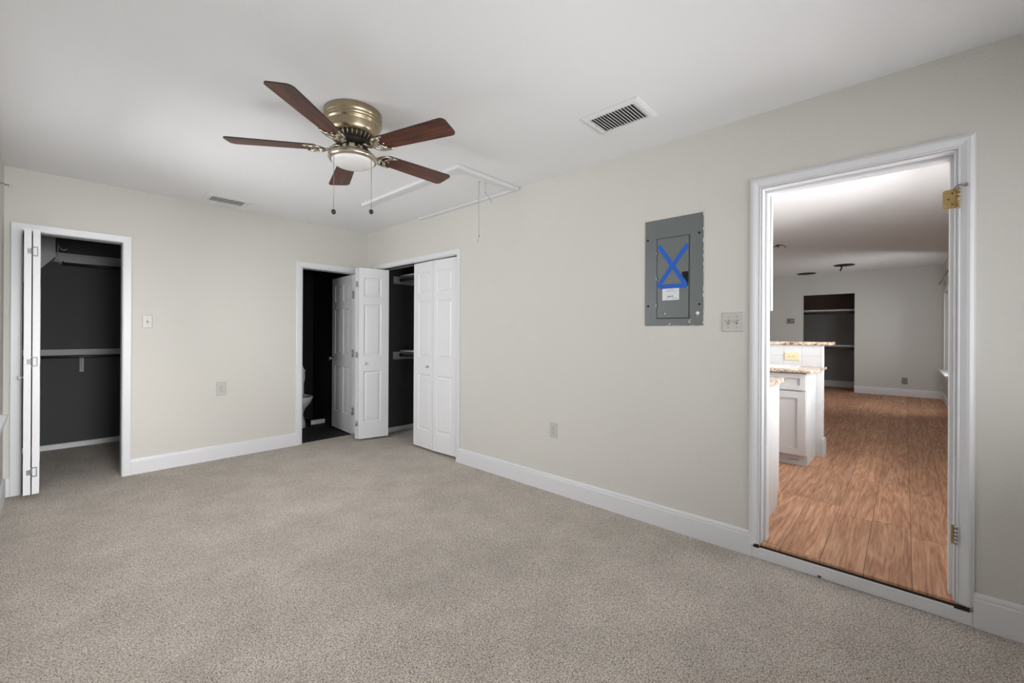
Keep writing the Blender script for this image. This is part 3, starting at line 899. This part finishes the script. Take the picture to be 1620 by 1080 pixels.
mb.tube([(cx, cy, H - 0.008), (cx + .001, cy, 2.42), (cx, cy, 2.405), (cx + .012, cy, 2.39), (cx + .04, cy - .01, 2.365), (cx + .062, cy - .012, 2.335)], 0.0017, 'string', 6)
mb.sphere((cx, cy, 2.403), 0.004, 'chain', 8)
mb.build('pull_cord', t)

# ------------------------------------------------------------ electrical panel, tape, sticker
t = thing('electrical_panel', 'grey metal electrical panel set in the right wall', 'electrical panel', (0, -3.875, 1.31))
mb = MB()
mb.box((-0.006, -4.064, 1.310), (0.0, -3.690, 2.004), 'panel_grey')
mb.build('panel_cover', t, bevel=0.002)
mb = MB(); mb.box((-0.0095, -3.977, 1.361), (-0.0045, -3.775, 1.876), 'panel_grey'); door = mb.build('panel_door', t, bevel=0.0015)
mb = MB()
for a, b in (((-3.983, 1.355), (-3.769, 1.360)), ((-3.983, 1.877), (-3.769, 1.880)), ((-3.983, 1.355), (-3.978, 1.880)), ((-3.7745, 1.355), (-3.771, 1.880))):
    mb.box((-0.0072, a[0], a[1]), (-0.005, b[0], b[1]), 'slot')
mb.build('door_gap', t, label='dark line around the panel door')
mb = MB(); mb.box((-0.0099, -3.976, 1.560), (-0.0085, -3.936, 1.650), 'black_plastic'); mb.box((-0.0125, -3.974, 1.618), (-0.009, -3.942, 1.644), 'black_plastic')
mb.build('latch', t, bevel=0.001, label='black plastic door latch')
for y, z in ((-3.709, 1.878), (-4.040, 1.880), (-3.713, 1.440), (-4.042, 1.441)):
    mb = MB(); mb.lathe([(0.0065, 0.0), (0.0065, 0.002), (0.004, 0.0032), (0, 0.0034)], (-0.006, y, z), 'black_plastic', 14, axis=(-1, 0, 0)); mb.build('screw', t)
for z in (1.785, 1.618, 1.442):
    mb = MB(); mb.box((-0.0105, -3.7715, z - 0.010), (-0.0070, -3.7685, z + 0.010), 'steel'); hg = mb.build('hinge', t, label='small bright hinge slit'); mb = MB(); mb.box((-0.0105, -3.7785, z - 0.012), (-0.0070, -3.7715, z + 0.012), 'slot'); mb.build('hinge_slot', hg)
for prof_r, hx, q, mm in ((0.011, -0.006, (-4.031, 1.386), 'vent'), (0.0045, -0.0095, (-3.829, 1.388), 'vent'), (0.004, -0.006, (-3.859, 1.322), 'vent'), (0.008, -0.006, (-4.029, 1.368), 'panel_green')):
    mb = MB(); mb.lathe([(prof_r, 0), (prof_r, 0.0006), (0, 0.0008)], (hx, *q), mm, 16, axis=(-1, 0, 0)); mb.build('paint_chip', t, label='white paint chip' if mm == 'vent' else 'pale green paint chip')
mb = MB()
mb.tube([(-0.0065, -3.992, 1.345), (-0.0065, -3.982, 1.343), (-0.0065, -3.978, 1.334), (-0.0065, -3.984, 1.326), (-0.0065, -3.990, 1.331)], 0.0022, 'plate_yellow', 6)
mb.build('paint_chip', t, label='curved yellowish paint chip')
z = 1.32
while z < 1.99:
    h = random.uniform(0.008, 0.045)
    if random.random() < 0.6:
        y1 = -4.0635 + random.uniform(0.0, 0.0028)
        mb = MB(); mb.prism([(-0.0068, -4.0665, z), (-0.0068, y1, z + h * 0.2), (-0.0068, y1 - 0.0008, z + h * 0.7), (-0.0068, -4.0665, z + h)], (0.0064, 0, 0), 'paint'); mb.build('paint_flake', t, label='beige paint on the panel edge')
    z += h + random.uniform(0.004, 0.03)
y = -4.05
while y < -3.80:
    w_ = random.uniform(0.008, 0.03)
    if random.random() < 0.65:
        mb = MB(); mb.prism([(-0.0068, y, 1.3085), (-0.0068, y + w_, 1.3085), (-0.0068, y + w_ * 0.7, 1.3105 + random.uniform(0, 0.003)), (-0.0068, y + w_ * 0.25, 1.3115)], (0.0064, 0, 0), 'paint'); mb.build('paint_flake', t, label='beige paint on the panel edge')
    y += w_ + random.uniform(0.003, 0.02)

def tape(label, p, q, wid, x, ragged=0.004):
    p = Vector((0, *p)); q = Vector((0, *q)); u = (q - p).normalized(); n = Vector((0, -u.z, u.y)) * wid / 2
    pts = [p + n, p + n * 0.3 - u * ragged, p - n * 0.4 + u * ragged * .5, p - n, q - n, q - n * 0.3 + u * ragged, q + n * 0.5 - u * ragged * .6, q + n]
    mb = MB(); mb.prism([v + Vector((x, 0, 0)) for v in pts], (-0.0007, 0, 0), 'tape')
    return mb.build('tape_strip', label=label, category='tape', group='blue tape strips on the electrical panel')
tape('blue tape strip sloping down from upper left to lower right on the grey panel door', (-3.786, 1.830), (-3.962, 1.566), 0.0265, -0.0100)
tape('blue tape strip sloping up from lower left to upper right on the grey panel door', (-3.781, 1.567), (-3.970, 1.816), 0.0265, -0.0108)
tape('short level blue tape strip under the cross, above the white sticker', (-3.790, 1.5635), (-3.966, 1.5620), 0.0265, -0.0116)

st = thing('sticker', 'small white printed sticker under the blue tape on the grey panel', 'sticker', (-0.0096, -3.865, 1.474))
mb = MB(); mb.box((-0.0102, -3.919, 1.474), (-0.0096, -3.811, 1.549), 'paper'); mb.build('paper_sheet', st)
mb = MB(); rnd = random.Random(3)
def scribble(y0, y1, z, amp, r, m, n=26):
    pts = [Vector((-0.0105, y0 + (y1 - y0) * i / n, z + amp * rnd.uniform(-1, 1))) for i in range(n + 1)]
    mb.tube(pts, r, m, 4, smooth=False)
scribble(-3.842, -3.862, 1.5365, 0.0020, 0.0007, 'ink', 14)
scribble(-3.864, -3.888, 1.5390, 0.0022, 0.0008, 'ink', 16)
for k in range(2): scribble(-3.825, -3.906, 1.5270 + k * .0028, 0.0012, 0.0005, 'ink_pale', 40)
scribble(-3.822, -3.846, 1.5140, 0.0022, 0.0006, 'ink_pale', 16)
scribble(-3.866, -3.898, 1.5140, 0.0022, 0.0006, 'ink_pale', 16)
for y in (-3.846, -3.858, -3.872):
    scribble(y, y - 0.009, 1.4990, 0.0045, 0.0013, 'ink', 9)
scribble(-3.834, -3.858, 1.4880, 0.0028, 0.0007, 'ink', 14)
scribble(-3.871, -3.906, 1.4870, 0.0022, 0.0008, 'ink', 18)
mb.build('print', st, label='grey illegible print')

# ------------------------------------------------------------ switches and outlets
def frame_of(axis, s, z, d=0.0):
    """local (x right along wall as seen from the room, y up, z out of the wall)"""
    if axis == 'x-':   # wall x=d facing -x
        return Matrix(((0, 0, -1, d), (-1, 0, 0, s), (0, 1, 0, z), (0, 0, 0, 1)))
    return Matrix(((1, 0, 0, s), (0, 0, -1, d), (0, 1, 0, z), (0, 0, 0, 1)))   # wall y=d facing -y

def plate(mb, X, w, h, m='plate', th=0.006):
    rings = []
    for k, (ins, zz) in enumerate(((0, 0), (0, th * 0.5), (0.004, th))):
        rings.append([mb.bm.verts.new(X @ Vector(q)) for q in ((-w / 2 + ins, -h / 2 + ins, zz), (w / 2 - ins, -h / 2 + ins, zz), (w / 2 - ins, h / 2 - ins, zz), (-w / 2 + ins, h / 2 - ins, zz))])
    for a, b in zip(rings, rings[1:]):
        for i in range(4): mb.face([a[i], a[(i + 1) % 4], b[(i + 1) % 4], b[i]], m)
    mb.face(rings[-1], m); mb.face(rings[0][::-1], m)

def switch(label, X, w, h, n):
    t = thing('light_switch', label, 'light switch', X @ Vector((0, -h / 2, 0)))
    mb = MB(); plate(mb, X, w, h); mb.build('cover_plate', t)
    for i in range(n):
        x = (i - (n - 1) / 2) * 0.046
        mb = MB(); mb.box((x - 0.005, -0.012, 0.005), (x + 0.005, 0.012, 0.0064), 'slot', X=X)
        mb.prism([X @ Vector(q) for q in ((x - 0.004, -0.008, 0.006), (x - 0.004, 0.006, 0.006), (x - 0.004, 0.011, 0.018), (x - 0.004, 0.006, 0.019))], (X.to_3x3() @ Vector((0.008, 0, 0))), 'plate')
        mb.build('toggle', t)
        for s in (-1, 1):
            mb = MB(); mb.lathe([(0.003, 0), (0.003, 0.0008), (0, 0.0012)], X @ Vector((x, s * 0.030, 0.006)), 'chain', 10, axis=X.to_3x3() @ Vector((0, 0, 1))); mb.build('screw', t)

def outlet(label, X, w=0.07, h=0.115, m='plate', horiz=False, deep=0.006, slots=True):
    t = thing('wall_outlet', label, 'outlet', X @ Vector((0, -h / 2, 0)))
    mb = MB(); plate(mb, X, w, h, m, deep); mb.build('cover_plate', t)
    for s in (-1, 1):
        o = s * 0.0195
        c = (o, 0) if horiz else (0, o)
        mb = MB()
        mb.lathe([(0.0165, 0), (0.0165, 0.0015), (0.015, 0.002)], X @ Vector((*c, deep)), m, 24, axis=X.to_3x3() @ Vector((0, 0, 1)))
        r = mb.build('receptacle', t)
        if slots:
            mb = MB()
            for q in (((-0.006, 0.004), (0.0022, 0.008)), ((0.006, 0.004), (0.0022, 0.007)), ((0, -0.007), (0.005, 0.005))):
                (px, py), (sx, sy) = q
                if horiz: px, py, sx, sy = py, px, sy, sx
                mb.box((c[0] + px - sx / 2, c[1] + py - sy / 2, deep + 0.0018), (c[0] + px + sx / 2, c[1] + py + sy / 2, deep + 0.0024), 'slot', X=X)
            mb.build('slots', r)
    mb = MB(); mb.lathe([(0.003, 0), (0.003, 0.0008), (0, 0.0012)], X @ Vector((0, 0, deep)), 'chain', 10, axis=X.to_3x3() @ Vector((0, 0, 1))); mb.build('screw', t)
    return t
switch('single ivory light switch on the back wall beside the left closet', frame_of('y-', -2.131, 1.346), 0.070, 0.115, 1)
switch('double ivory light switch on the right wall between the panel and the kitchen doorway', frame_of('x-', -4.229, 1.328), 0.117, 0.115, 2)
outlet('ivory outlet low on the back wall left of the bathroom doorway', frame_of('y-', -1.564, 0.694), 0.084, 0.134)
outlet('ivory outlet low on the right wall below the electrical panel side', frame_of('x-', -2.932, 0.492), 0.072, 0.116)
outlet('small grey outlet low on the far living wall', frame_of('x-', -4.962, 0.380, XF), 0.085, 0.125, 'plate_grey')
outlet('almond yellow outlet lying sideways on the white peninsula tile', frame_of('x-', -4.140, 1.043, 2.345), 0.130, 0.080, 'plate_yellow', horiz=True)

# thermostat on the far wall
t = thing('thermostat', 'small grey thermostat on the far wall left of the niche', 'thermostat', (XF, -3.10, 1.51))
mb = MB(); mb.box((XF - 0.022, -3.165, 1.515), (XF, -3.037, 1.625), 'plate_grey'); mb.build('case', t, bevel=0.004)
mb = MB(); mb.lathe([(0.032, 0), (0.030, 0.006), (0, 0.007)], (XF - 0.022, -3.10, 1.575), 'niche', 24, axis=(-1, 0, 0)); mb.build('dial', t)

# ------------------------------------------------------------ doorway hardware (the door itself is gone)
t = thing('door_hinge', 'worn brass door hinge high on the right side of the kitchen doorway', 'hinge', (-0.014, -5.120, 1.815), group='hinges on the kitchen doorway')
mb = MB()
for k in range(5):
    mb.lathe([(0.0062, 0.0015), (0.0062, 0.0155)], (-0.018, -5.136, 1.8145 + k * 0.017), 'gold', 12)
mb.lathe([(0.0036, -0.004), (0.0036, 0.092)], (-0.018, -5.136, 1.8145), 'steel', 10)
mb.build('knuckle', t)
mb = MB()
c = 0.010; y0, y1, za, zb_ = -5.1345, -5.088, 1.815, 1.898
pts = [(y0, za)] + [(y1 - c + c * math.sin(k * math.pi / 8), za + c - c * math.cos(k * math.pi / 8)) for k in range(5)] + [(y1 - c + c * math.cos(k * math.pi / 8), zb_ - c + c * math.sin(k * math.pi / 8)) for k in range(5)] + [(y0, zb_)]
mb.prism([(-0.015, *q) for q in pts], (0.002, 0, 0), 'gold')
mb.build('hinge_leaf', t)
for q in ((-5.118, 1.832), (-5.106, 1.856), (-5.118, 1.881)):
    mb = MB(); mb.lathe([(0.0035, 0), (0.0035, 0.0006), (0, 0.001)], (-0.015, *q), 'slot', 10, axis=(-1, 0, 0)); mb.build('screw_hole', t)
mb = MB(); mb.box((-0.014, -5.140, 1.815), (-0.0125, -5.1335, 1.898), 'steel'); mb.build('jamb_leaf', t)
t = thing('door_hinge', 'painted steel hinge low on the right side of the kitchen doorway', 'hinge', (-0.014, -5.130, 0.338), group='hinges on the kitchen doorway')
mb = MB()
for k in range(5):
    mb.lathe([(0.006, 0.001), (0.006, 0.0155)], (-0.0165, -5.134, 0.340 + k * 0.0165), 'steel', 12)
mb.build('knuckle', t)
mb = MB(); mb.box((-0.014, -5.1335, 0.340), (-0.0125, -5.118, 0.422), 'gold'); mb.build('hinge_leaf', t)
t = thing('wall_hook', 'small dark metal hook just above the brass hinge', 'hook', (-0.015, -5.148, 1.905))
mb = MB()
mb.tube([(-0.020, -5.122, 1.895), (-0.028, -5.128, 1.906), (-0.030, -5.136, 1.911), (-0.026, -5.148, 1.910), (-0.026, -5.156, 1.909)], 0.0028, 'chain', 8)
mb.build('hook_arm', t)
mb = MB()
mb.tube([(-0.026, -5.158 + 0.0055 * math.cos(a * math.pi / 6), 1.909 + 0.0065 * math.sin(a * math.pi / 6)) for a in range(13)], 0.002, 'chain', 8)
mb.lathe([(0.0026, 0), (0.0026, 0.014)], (-0.026, -5.158, 1.909), 'chain', 8, axis=(1, 0, 0))
mb.build('screw_eye', t)

# ------------------------------------------------------------ curtain rod at the left edge
t = thing('curtain_rod_bracket', 'small dark curtain rod bracket at the left picture edge high above the sill', 'curtain bracket', (XL, -0.80, 2.165))
mb = MB(); mb.lathe([(0.016, 0), (0.016, 0.003), (0.011, 0.006)], (XL, -0.80, 2.187), 'chain', 16, axis=(1, 0, 0)); mb.build('wall_plate', t)
mb = MB(); mb.tube([(XL + 0.004, -0.80, 2.187), (-2.930, -0.80, 2.186), (-2.918, -0.80, 2.181), (-2.908, -0.80, 2.178)], 0.0035, 'chain', 8)
mb.tube([(-2.918, -0.80, 2.182), (-2.922, -0.80, 2.176)], 0.004, 'chain', 8)
mb.build('arm', t)
mb = MB(); mb.lathe([(0.006, -0.005), (0.0085, 0.0), (0.0085, 0.006), (0.006, 0.010)], (-2.906, -0.80, 2.179), 'steel', 14, axis=(1, 0, 0)); mb.build('end_cup', t)

# ------------------------------------------------------------ left closet fittings
YB = 1.65
t = thing('closet_rail', 'upper white closet rail with dark rod on the charcoal left closet wall', 'closet rail', (-2.45, YB, 1.985), group='rails in the left closet')
mb = MB(); mb.box((-2.90, YB - 0.020, 2.030), (-1.951, YB, 2.095), 'grey_paint'); mb.box((-2.90, YB - 0.032, 1.995), (-1.951, YB, 2.030), 'grey_paint'); mb.build('cleat', t, bevel=0.003)
mb = MB(); mb.tube([(-2.64, YB - 0.06, 1.975), (-1.951, YB - 0.06, 1.975)], 0.016, 'rod', 14); mb.build('rod', t)
mb = MB()
bxp, by = -2.658, YB - 0.05
mb.box((bxp - 0.016, by - 0.004, 1.985), (bxp - 0.010, by + 0.03, 2.19), 'grey_paint')
mb.tube([(bxp - 0.012, by, 2.185), (bxp - 0.005, by, 2.15), (bxp + 0.010, by, 2.128), (bxp + 0.030, by, 2.122), (bxp + 0.048, by, 2.128), (bxp + 0.060, by, 2.148)], 0.005, 'steel', 8)
mb.tube([(bxp - 0.012, by, 2.01), (bxp - 0.008, by, 1.985), (bxp + 0.008, by, 1.976), (bxp + 0.022, by, 1.985), (bxp + 0.028, by, 2.01)], 0.005, 'steel', 8)
mb.build('rod_hook', t)
t = thing('closet_rail', 'lower white closet rail with dark rod across the middle of the left closet', 'closet rail', (-2.45, YB, 0.81), group='rails in the left closet')
mb = MB(); mb.box((-2.964, YB - 0.025, 0.995), (-1.951, YB, 1.062), 'grey_paint'); mb.build('cleat', t, bevel=0.003)
mb = MB(); mb.tube([(-2.964, YB - 0.055, 0.985), (-1.951, YB - 0.055, 0.985)], 0.015, 'rod', 14); mb.build('rod', t)
mb = MB()
mb.box((-2.502, YB - 0.012, 0.815), (-2.470, YB, 1.0), 'grey_paint')
mb.prism([(-2.490, YB - 0.012, 0.830), (-2.490, YB - 0.016, 0.830), (-2.490, YB - 0.075, 0.965), (-2.490, YB - 0.055, 0.968), (-2.490, YB - 0.012, 0.870)], (0.008, 0, 0), 'grey_paint')
mb.build('bracket', t)
# boxed soffit high in the left closet, sloped underside
mb = MB()
mb.prism([(-2.690, 1.32, 2.205), (-2.690, 1.32, 2.012), (-2.787, 1.32, 1.882), (-2.960, 1.32, 1.668), (-2.960, 1.32, 2.437), (-2.90, 1.32, 2.437), (-2.722, 1.32, 2.245)], (0, 0.24, 0), 'grey_paint')
mb.build('closet_soffit', label='pale grey boxed soffit with sloping underside high in the left closet', category='soffit')

# ------------------------------------------------------------ right closet fittings
for zt, lab in ((1.985, 'upper white shelf with dark rod behind the folding doors'), (1.020, 'lower white shelf with dark rod behind the folding doors')):
    t = thing('closet_shelf', lab, 'closet shelf', (0.46, -0.18, zt - 0.10), group='shelves behind the folding doors')
    mb = MB(); mb.box((0.262, -0.200, zt - 0.100), (0.659, -0.180, zt - 0.004), 'grey_paint'); mb.build('end_cleat', t, bevel=0.002)
    mb = MB(); mb.box((0.36, -1.949, zt), (0.659, -0.181, zt + 0.016), 'grey_paint'); mb.build('shelf_board', t, bevel=0.002)
    mb = MB(); mb.tube([(0.365, -0.201, zt - 0.047), (0.365, -1.949, zt - 0.047)], 0.016, 'rod', 14)
    mb.lathe([(0.024, 0), (0.024, 0.012)], (0.365, -0.200, zt - 0.047), 'rod', 16, axis=(0, -1, 0)); mb.build('rod', t)

# ------------------------------------------------------------ toilet
TX = -0.462
t = thing('toilet', 'white toilet with raised lid in the dark bathroom', 'toilet', (TX, 1.05, -0.012))
def oval(cx_, cy_, rx, ry, z, n=32, front=1.0):
    pts = []
    for i in range(n):
        a = 2 * math.pi * i / n
        y = math.sin(a)
        pts.append(Vector((cx_ + rx * math.cos(a), cy_ + (ry * front if y < 0 else ry) * y, z)))
    return pts
def loft(mb, loops, m, smooth=True, cap=True):
    rs = [[mb.bm.verts.new(p) for p in l] for l in loops]
    n = len(rs[0])
    for a, b in zip(rs, rs[1:]):
        for i in range(n): mb.face([a[i], a[(i + 1) % n], b[(i + 1) % n], b[i]], m, smooth)
    if cap: mb.face(rs[0][::-1], m); mb.face(rs[-1], m)
mb = MB()
loft(mb, [oval(TX, 1.06, 0.125, 0.20, -0.012), oval(TX, 1.06, 0.115, 0.185, 0.05), oval(TX, 1.07, 0.095, 0.16, 0.16), oval(TX, 1.05, 0.11, 0.19, 0.24), oval(TX, 1.01, 0.165, 0.235, 0.32), oval(TX, 1.0, 0.182, 0.25, 0.375), oval(TX, 1.0, 0.182, 0.25, 0.385), oval(TX, 1.0, 0.13, 0.19, 0.386), oval(TX, 1.0, 0.11, 0.16, 0.30), oval(TX, 1.02, 0.05, 0.07, 0.22)], 'porcelain')
mb.box((TX - 0.10, 1.15, 0.10), (TX + 0.10, 1.28, 0.37), 'porcelain')
mb.build('bowl', t)
mb = MB()
loft(mb, [oval(TX, 0.995, 0.186, 0.245, 0.387), oval(TX, 0.995, 0.190, 0.25, 0.395), oval(TX, 0.995, 0.186, 0.245, 0.405), oval(TX, 0.995, 0.125, 0.18, 0.405), oval(TX, 0.995, 0.125, 0.18, 0.387), oval(TX, 0.995, 0.186, 0.245, 0.387)], 'porcelain', cap=False)
mb.build('seat', t)
mb = MB()
ld = [Vector((TX + 0.186 * math.cos(a), 1.19 + 0.06 * (0.23 * math.sin(a) + .23), 0.655 - 0.245 * (-math.sin(a)))) for a in [2 * math.pi * i / 32 for i in range(32)]]
mb.prism(ld, (0, 0.018, -0.004), 'porcelain', smooth=True); mb.build('lid', t)
mb = MB(); mb.box((TX - 0.22, 1.255, 0.37), (TX + 0.20, 1.44, 0.70), 'porcelain'); mb.build('tank', t, bevel=0.02)
mb = MB(); mb.box((TX - 0.23, 1.245, 0.705), (TX + 0.21, 1.445, 0.735), 'porcelain'); mb.build('tank_lid', t, bevel=0.008)
mb = MB(); mb.box((-0.268, 1.005, -0.012), (-0.078, 1.035, 0.046), 'trim'); mb.build('floor_board', label='short low white board on the dark bathroom floor beside the toilet', category='board', bevel=0.003)

# ------------------------------------------------------------ kitchen
# near base cabinet and counter along the doorway wall
t = thing('base_cabinet', 'white base cabinet just inside the kitchen doorway, seen from its end', 'cabinet', (0.40, -3.4, ZK))
mb = MB()
mb.prism([(T + 0.002, -4.335, ZK), (0.655, -4.335, ZK), (0.655, -4.335, 0.185), (0.70, -4.335, 0.185), (0.70, -4.335, 0.922), (T + 0.002, -4.335, 0.922)], (0, 1.78, 0), 'cabinet')
mb.build('carcass', t, bevel=0.002)
for y in (-4.330, -3.88, -3.43, -2.98):
    mb = MB(); mb.box((0.7225 - 0.019, y, 0.20), (0.7225, y + 0.43, 0.90), 'cabinet'); mb.build('door', t, bevel=0.002)
mb = MB(); mb.box((T + 0.002, -4.350, 0.924), (0.775, -2.44, 0.954), 'granite'); mb.build('countertop', label='speckled granite countertop on the near white base cabinet', category='countertop', bevel=0.004)
t = thing('wall_cabinet', 'white wall cabinet hanging beside the kitchen doorway', 'cabinet', (0.27, -3.4, 1.41))
mb = MB(); mb.box((T + 0.002, -4.335, 1.425), (0.395, -2.5, 2.32), 'cabinet'); mb.build('carcass', t, bevel=0.002)
for y in (-4.333, -3.87, -3.41, -2.95):
    mb = MB(); mb.box((0.446, y, 1.412), (0.498, y + 0.44, 2.31), 'cabinet'); mb.build('door', t, bevel=0.002)
mb = MB(); mb.box((0.3965, -4.329, 1.432), (0.4445, -2.5, 2.30), 'dark_gap'); mb.build('shade_strip', t, label='dark strip standing in for the shade between carcass and doors')  # shade in the reveal behind the doors, painted as a dark strip
for y in ():
    for z in (1.50, 2.15):
        mb = MB(); mb.box((0.395, y, z), (0.446, y + 0.03, z + 0.03), 'slot'); mb.build('hinge', t)

# peninsula: shaker cabinet, half wall, counter, bar top, sink
def shaker(mb, x, y0, y1, z0, z1, rail=0.055, m='cabinet'):
    mb.box((x, y0, z0), (x + 0.012, y1, z1), m)
    for a, b, c_, d_ in ((y0, y0 + rail, z0, z1), (y1 - rail, y1, z0, z1), (y0 + rail, y1 - rail, z0, z0 + rail), (y0 + rail, y1 - rail, z1 - rail, z1)):
        mb.box((x - 0.010, a, c_), (x, b, d_), m)
t = thing('base_cabinet', 'white peninsula cabinet with shaker door and drawer', 'cabinet', (2.08, -3.4, ZK))
mb = MB()
mb.box((1.825, -4.335, 0.180), (2.345, -2.43, 0.920), 'cabinet'); mb.box((1.870, -4.335, ZK), (2.345, -2.43, 0.180), 'cabinet')
mb.build('carcass', t, bevel=0.002)
for k in range(4):
    y0 = -4.328 + k * 0.455
    mb = MB(); shaker(mb, 1.812, y0, y0 + 0.445, 0.190, 0.752, 0.060); mb.build('door', t)
    mb = MB(); shaker(mb, 1.812, y0, y0 + 0.445, 0.765, 0.912, 0.042); dr = mb.build('drawer', t)
    mb = MB(); ym = y0 + 0.2225
    mb.tube([(1.802, ym - 0.068, 0.852), (1.780, ym - 0.062, 0.852), (1.778, ym, 0.852), (1.780, ym + 0.062, 0.852), (1.802, ym + 0.068, 0.852)], 0.005, 'steel', 8); mb.build('handle', dr)
mb = MB(); mb.tube([(1.8690, -4.275 + i * 0.011, 0.128 + 0.005 * math.sin(i * 2.3)) for i in range(9)], 0.0022, 'toe_dirt', 5); mb.build('scuff_mark', t)
mb = MB(); mb.prism([(1.770, -4.372, 0.922), (1.790, -4.402, 0.922), (2.43, -4.412, 0.922), (2.43, -4.388, 0.922), (2.345, -4.388, 0.922), (2.345, -2.43, 0.922), (1.770, -2.43, 0.922)], (0, 0, 0.026), 'granite')
mb.build('countertop', label='lower speckled granite peninsula countertop below the tile', category='countertop', bevel=0.004)
hw = MB(); hw.box((2.352, -4.386, ZK), (2.470, -2.43, 1.156), 'trim')
wp = hw.build('wall_peninsula', label='white tiled half wall behind the peninsula cabinet', category='wall', **ST)
mb = MB(); mb.box((2.3455, -4.384, 0.949), (2.352, -2.43, 1.156), 'tile'); mb.build('backsplash', wp, label='white square tiles with grey joints')
mb = MB(); mb.box((2.336, -4.402, ZK), (2.486, -4.386, 0.235), 'trim'); mb.box((2.470, -4.386, ZK), (2.486, -2.43, 0.235), 'trim')
mb.box((2.340, -4.398, 0.235), (2.482, -4.386, 0.255), 'trim'); mb.box((2.470, -4.386, 0.235), (2.482, -2.43, 0.255), 'trim')
mb.build('baseboard_peninsula', label='white plinth at the foot of the half wall', category='baseboard', **ST)
mb = MB(); mb.box((2.325, -4.448, 1.158), (2.72, -2.43, 1.188), 'granite'); mb.build('bar_top', label='upper speckled granite bar top on the half wall', category='countertop', bevel=0.004)
t = thing('kitchen_sink', 'white drop-in sink rim on the peninsula countertop', 'sink', (2.05, -3.85, 0.948))
mb = MB()
for a, b in (((1.83, -4.215, 0.9485), (1.87, -3.45, 0.958)), ((2.24, -4.215, 0.9485), (2.28, -3.45, 0.958)), ((1.87, -4.215, 0.9485), (2.24, -4.175, 0.958)), ((1.87, -3.49, 0.9485), (2.24, -3.45, 0.958))):
    mb.box(a, b, 'porcelain')
mb.build('rim', t, bevel=0.003)
mb = MB(); mb.box((1.87, -4.175, 0.9485), (2.24, -3.49, 0.950), 'porcelain'); mb.build('basin', t)

# ceiling bits in the living area
t = thing('ceiling_wires', 'dark bare wires and bracket on the kitchen ceiling beside the doorway edge', 'wires', (4.55, -3.61, HK))
mb = MB(); mb.lathe([(0.03, -0.002), (0.03, -0.012), (0.015, -0.016)], (4.55, -3.60, HK), 'dark_metal', 16); mb.build('bracket', t)
mb = MB()
mb.tube([(4.55, -3.60, HK - 0.012), (4.55, -3.56, HK - 0.02), (4.55, -3.52, HK - 0.012), (4.55, -3.50, HK - 0.025)], 0.005, 'black_plastic', 6)
mb.tube([(4.55, -3.60, HK - 0.012), (4.55, -3.64, HK - 0.008), (4.55, -3.67, HK - 0.015), (4.55, -3.70, HK - 0.055)], 0.005, 'black_plastic', 6)
mb.tube([(4.55, -3.59, HK - 0.012), (4.55, -3.60, HK - 0.045), (4.55, -3.62, HK - 0.03)], 0.005, 'black_plastic', 6)
mb.build('wire', t)
t = thing('ceiling_box_cover', 'dark round ceiling plate with a stub hanging from it, before the far wall', 'ceiling plate', (7.40, -4.13, HK), group='dark plates on the living ceiling')
mb = MB(); mb.lathe([(0.155, 0), (0.155, -0.012), (0.10, -0.02), (0, -0.022)], (7.40, -4.13, HK), 'dark_metal', 32); mb.build('plate', t)
mb = MB(); mb.tube([(7.40, -4.09, HK - 0.02), (7.40, -4.09, HK - 0.06), (7.40, -4.07, HK - 0.11)], 0.012, 'dark_metal', 8); mb.build('stub', t)
mb = MB(); mb.lathe([(0.165, 0), (0.165, -0.012), (0.10, -0.02), (0, -0.022)], (8.30, -3.42, HK), 'dark_metal', 32)
mb.build('ceiling_box_cover', label='flat dark round ceiling plate directly above the niche wall', category='ceiling plate', group='dark plates on the living ceiling')
mb = MB(); mb.lathe([(0.05, 0), (0.05, -0.008), (0.03, -0.014), (0, -0.016)], (5.30, -4.93, HK), 'vent', 24)
mb.build('smoke_detector', label='small white disc on the living ceiling near the window side', category='smoke detector')

# niche shelves
for z, lab, th in ((1.795, 'upper pale shelf across the dark niche, under the brown strip', 0.035), (1.035, 'lower pale shelf across the dark niche at bar height', 0.035)):
    t = thing('niche_shelf', lab, 'shelf', (8.9, -3.76, z), group='shelves in the far niche')
    mb = MB(); mb.box((8.75, NY0 - 0.299, z - th / 2), (9.05, NY1 + 0.299, z + th / 2), 'grey_paint'); mb.build('shelf_board', t, bevel=0.003)
    mb = MB(); mb.tube([(8.80, NY0 - 0.299, z - 0.06), (8.80, NY1 + 0.299, z - 0.06)], 0.016, 'rod', 10); mb.build('rod', t)
# living curtain rod
t = thing('curtain_rod', 'grey curtain rod end above the living area window', 'curtain rod', (8.1, YR, 2.17))
mb = MB(); mb.tube([(8.30, YR + 0.07, 2.20), (5.5, YR + 0.07, 2.20)], 0.008, 'chain', 8); mb.build('rod', t)
mb = MB(); mb.tube([(8.15, YR + 0.001, 2.20), (8.15, YR + 0.07, 2.20)], 0.007, 'steel', 8); mb.build('bracket', t)
mb = MB(); mb.sphere((8.31, YR + 0.07, 2.20), 0.016, 'steel', 10); mb.build('finial', t)
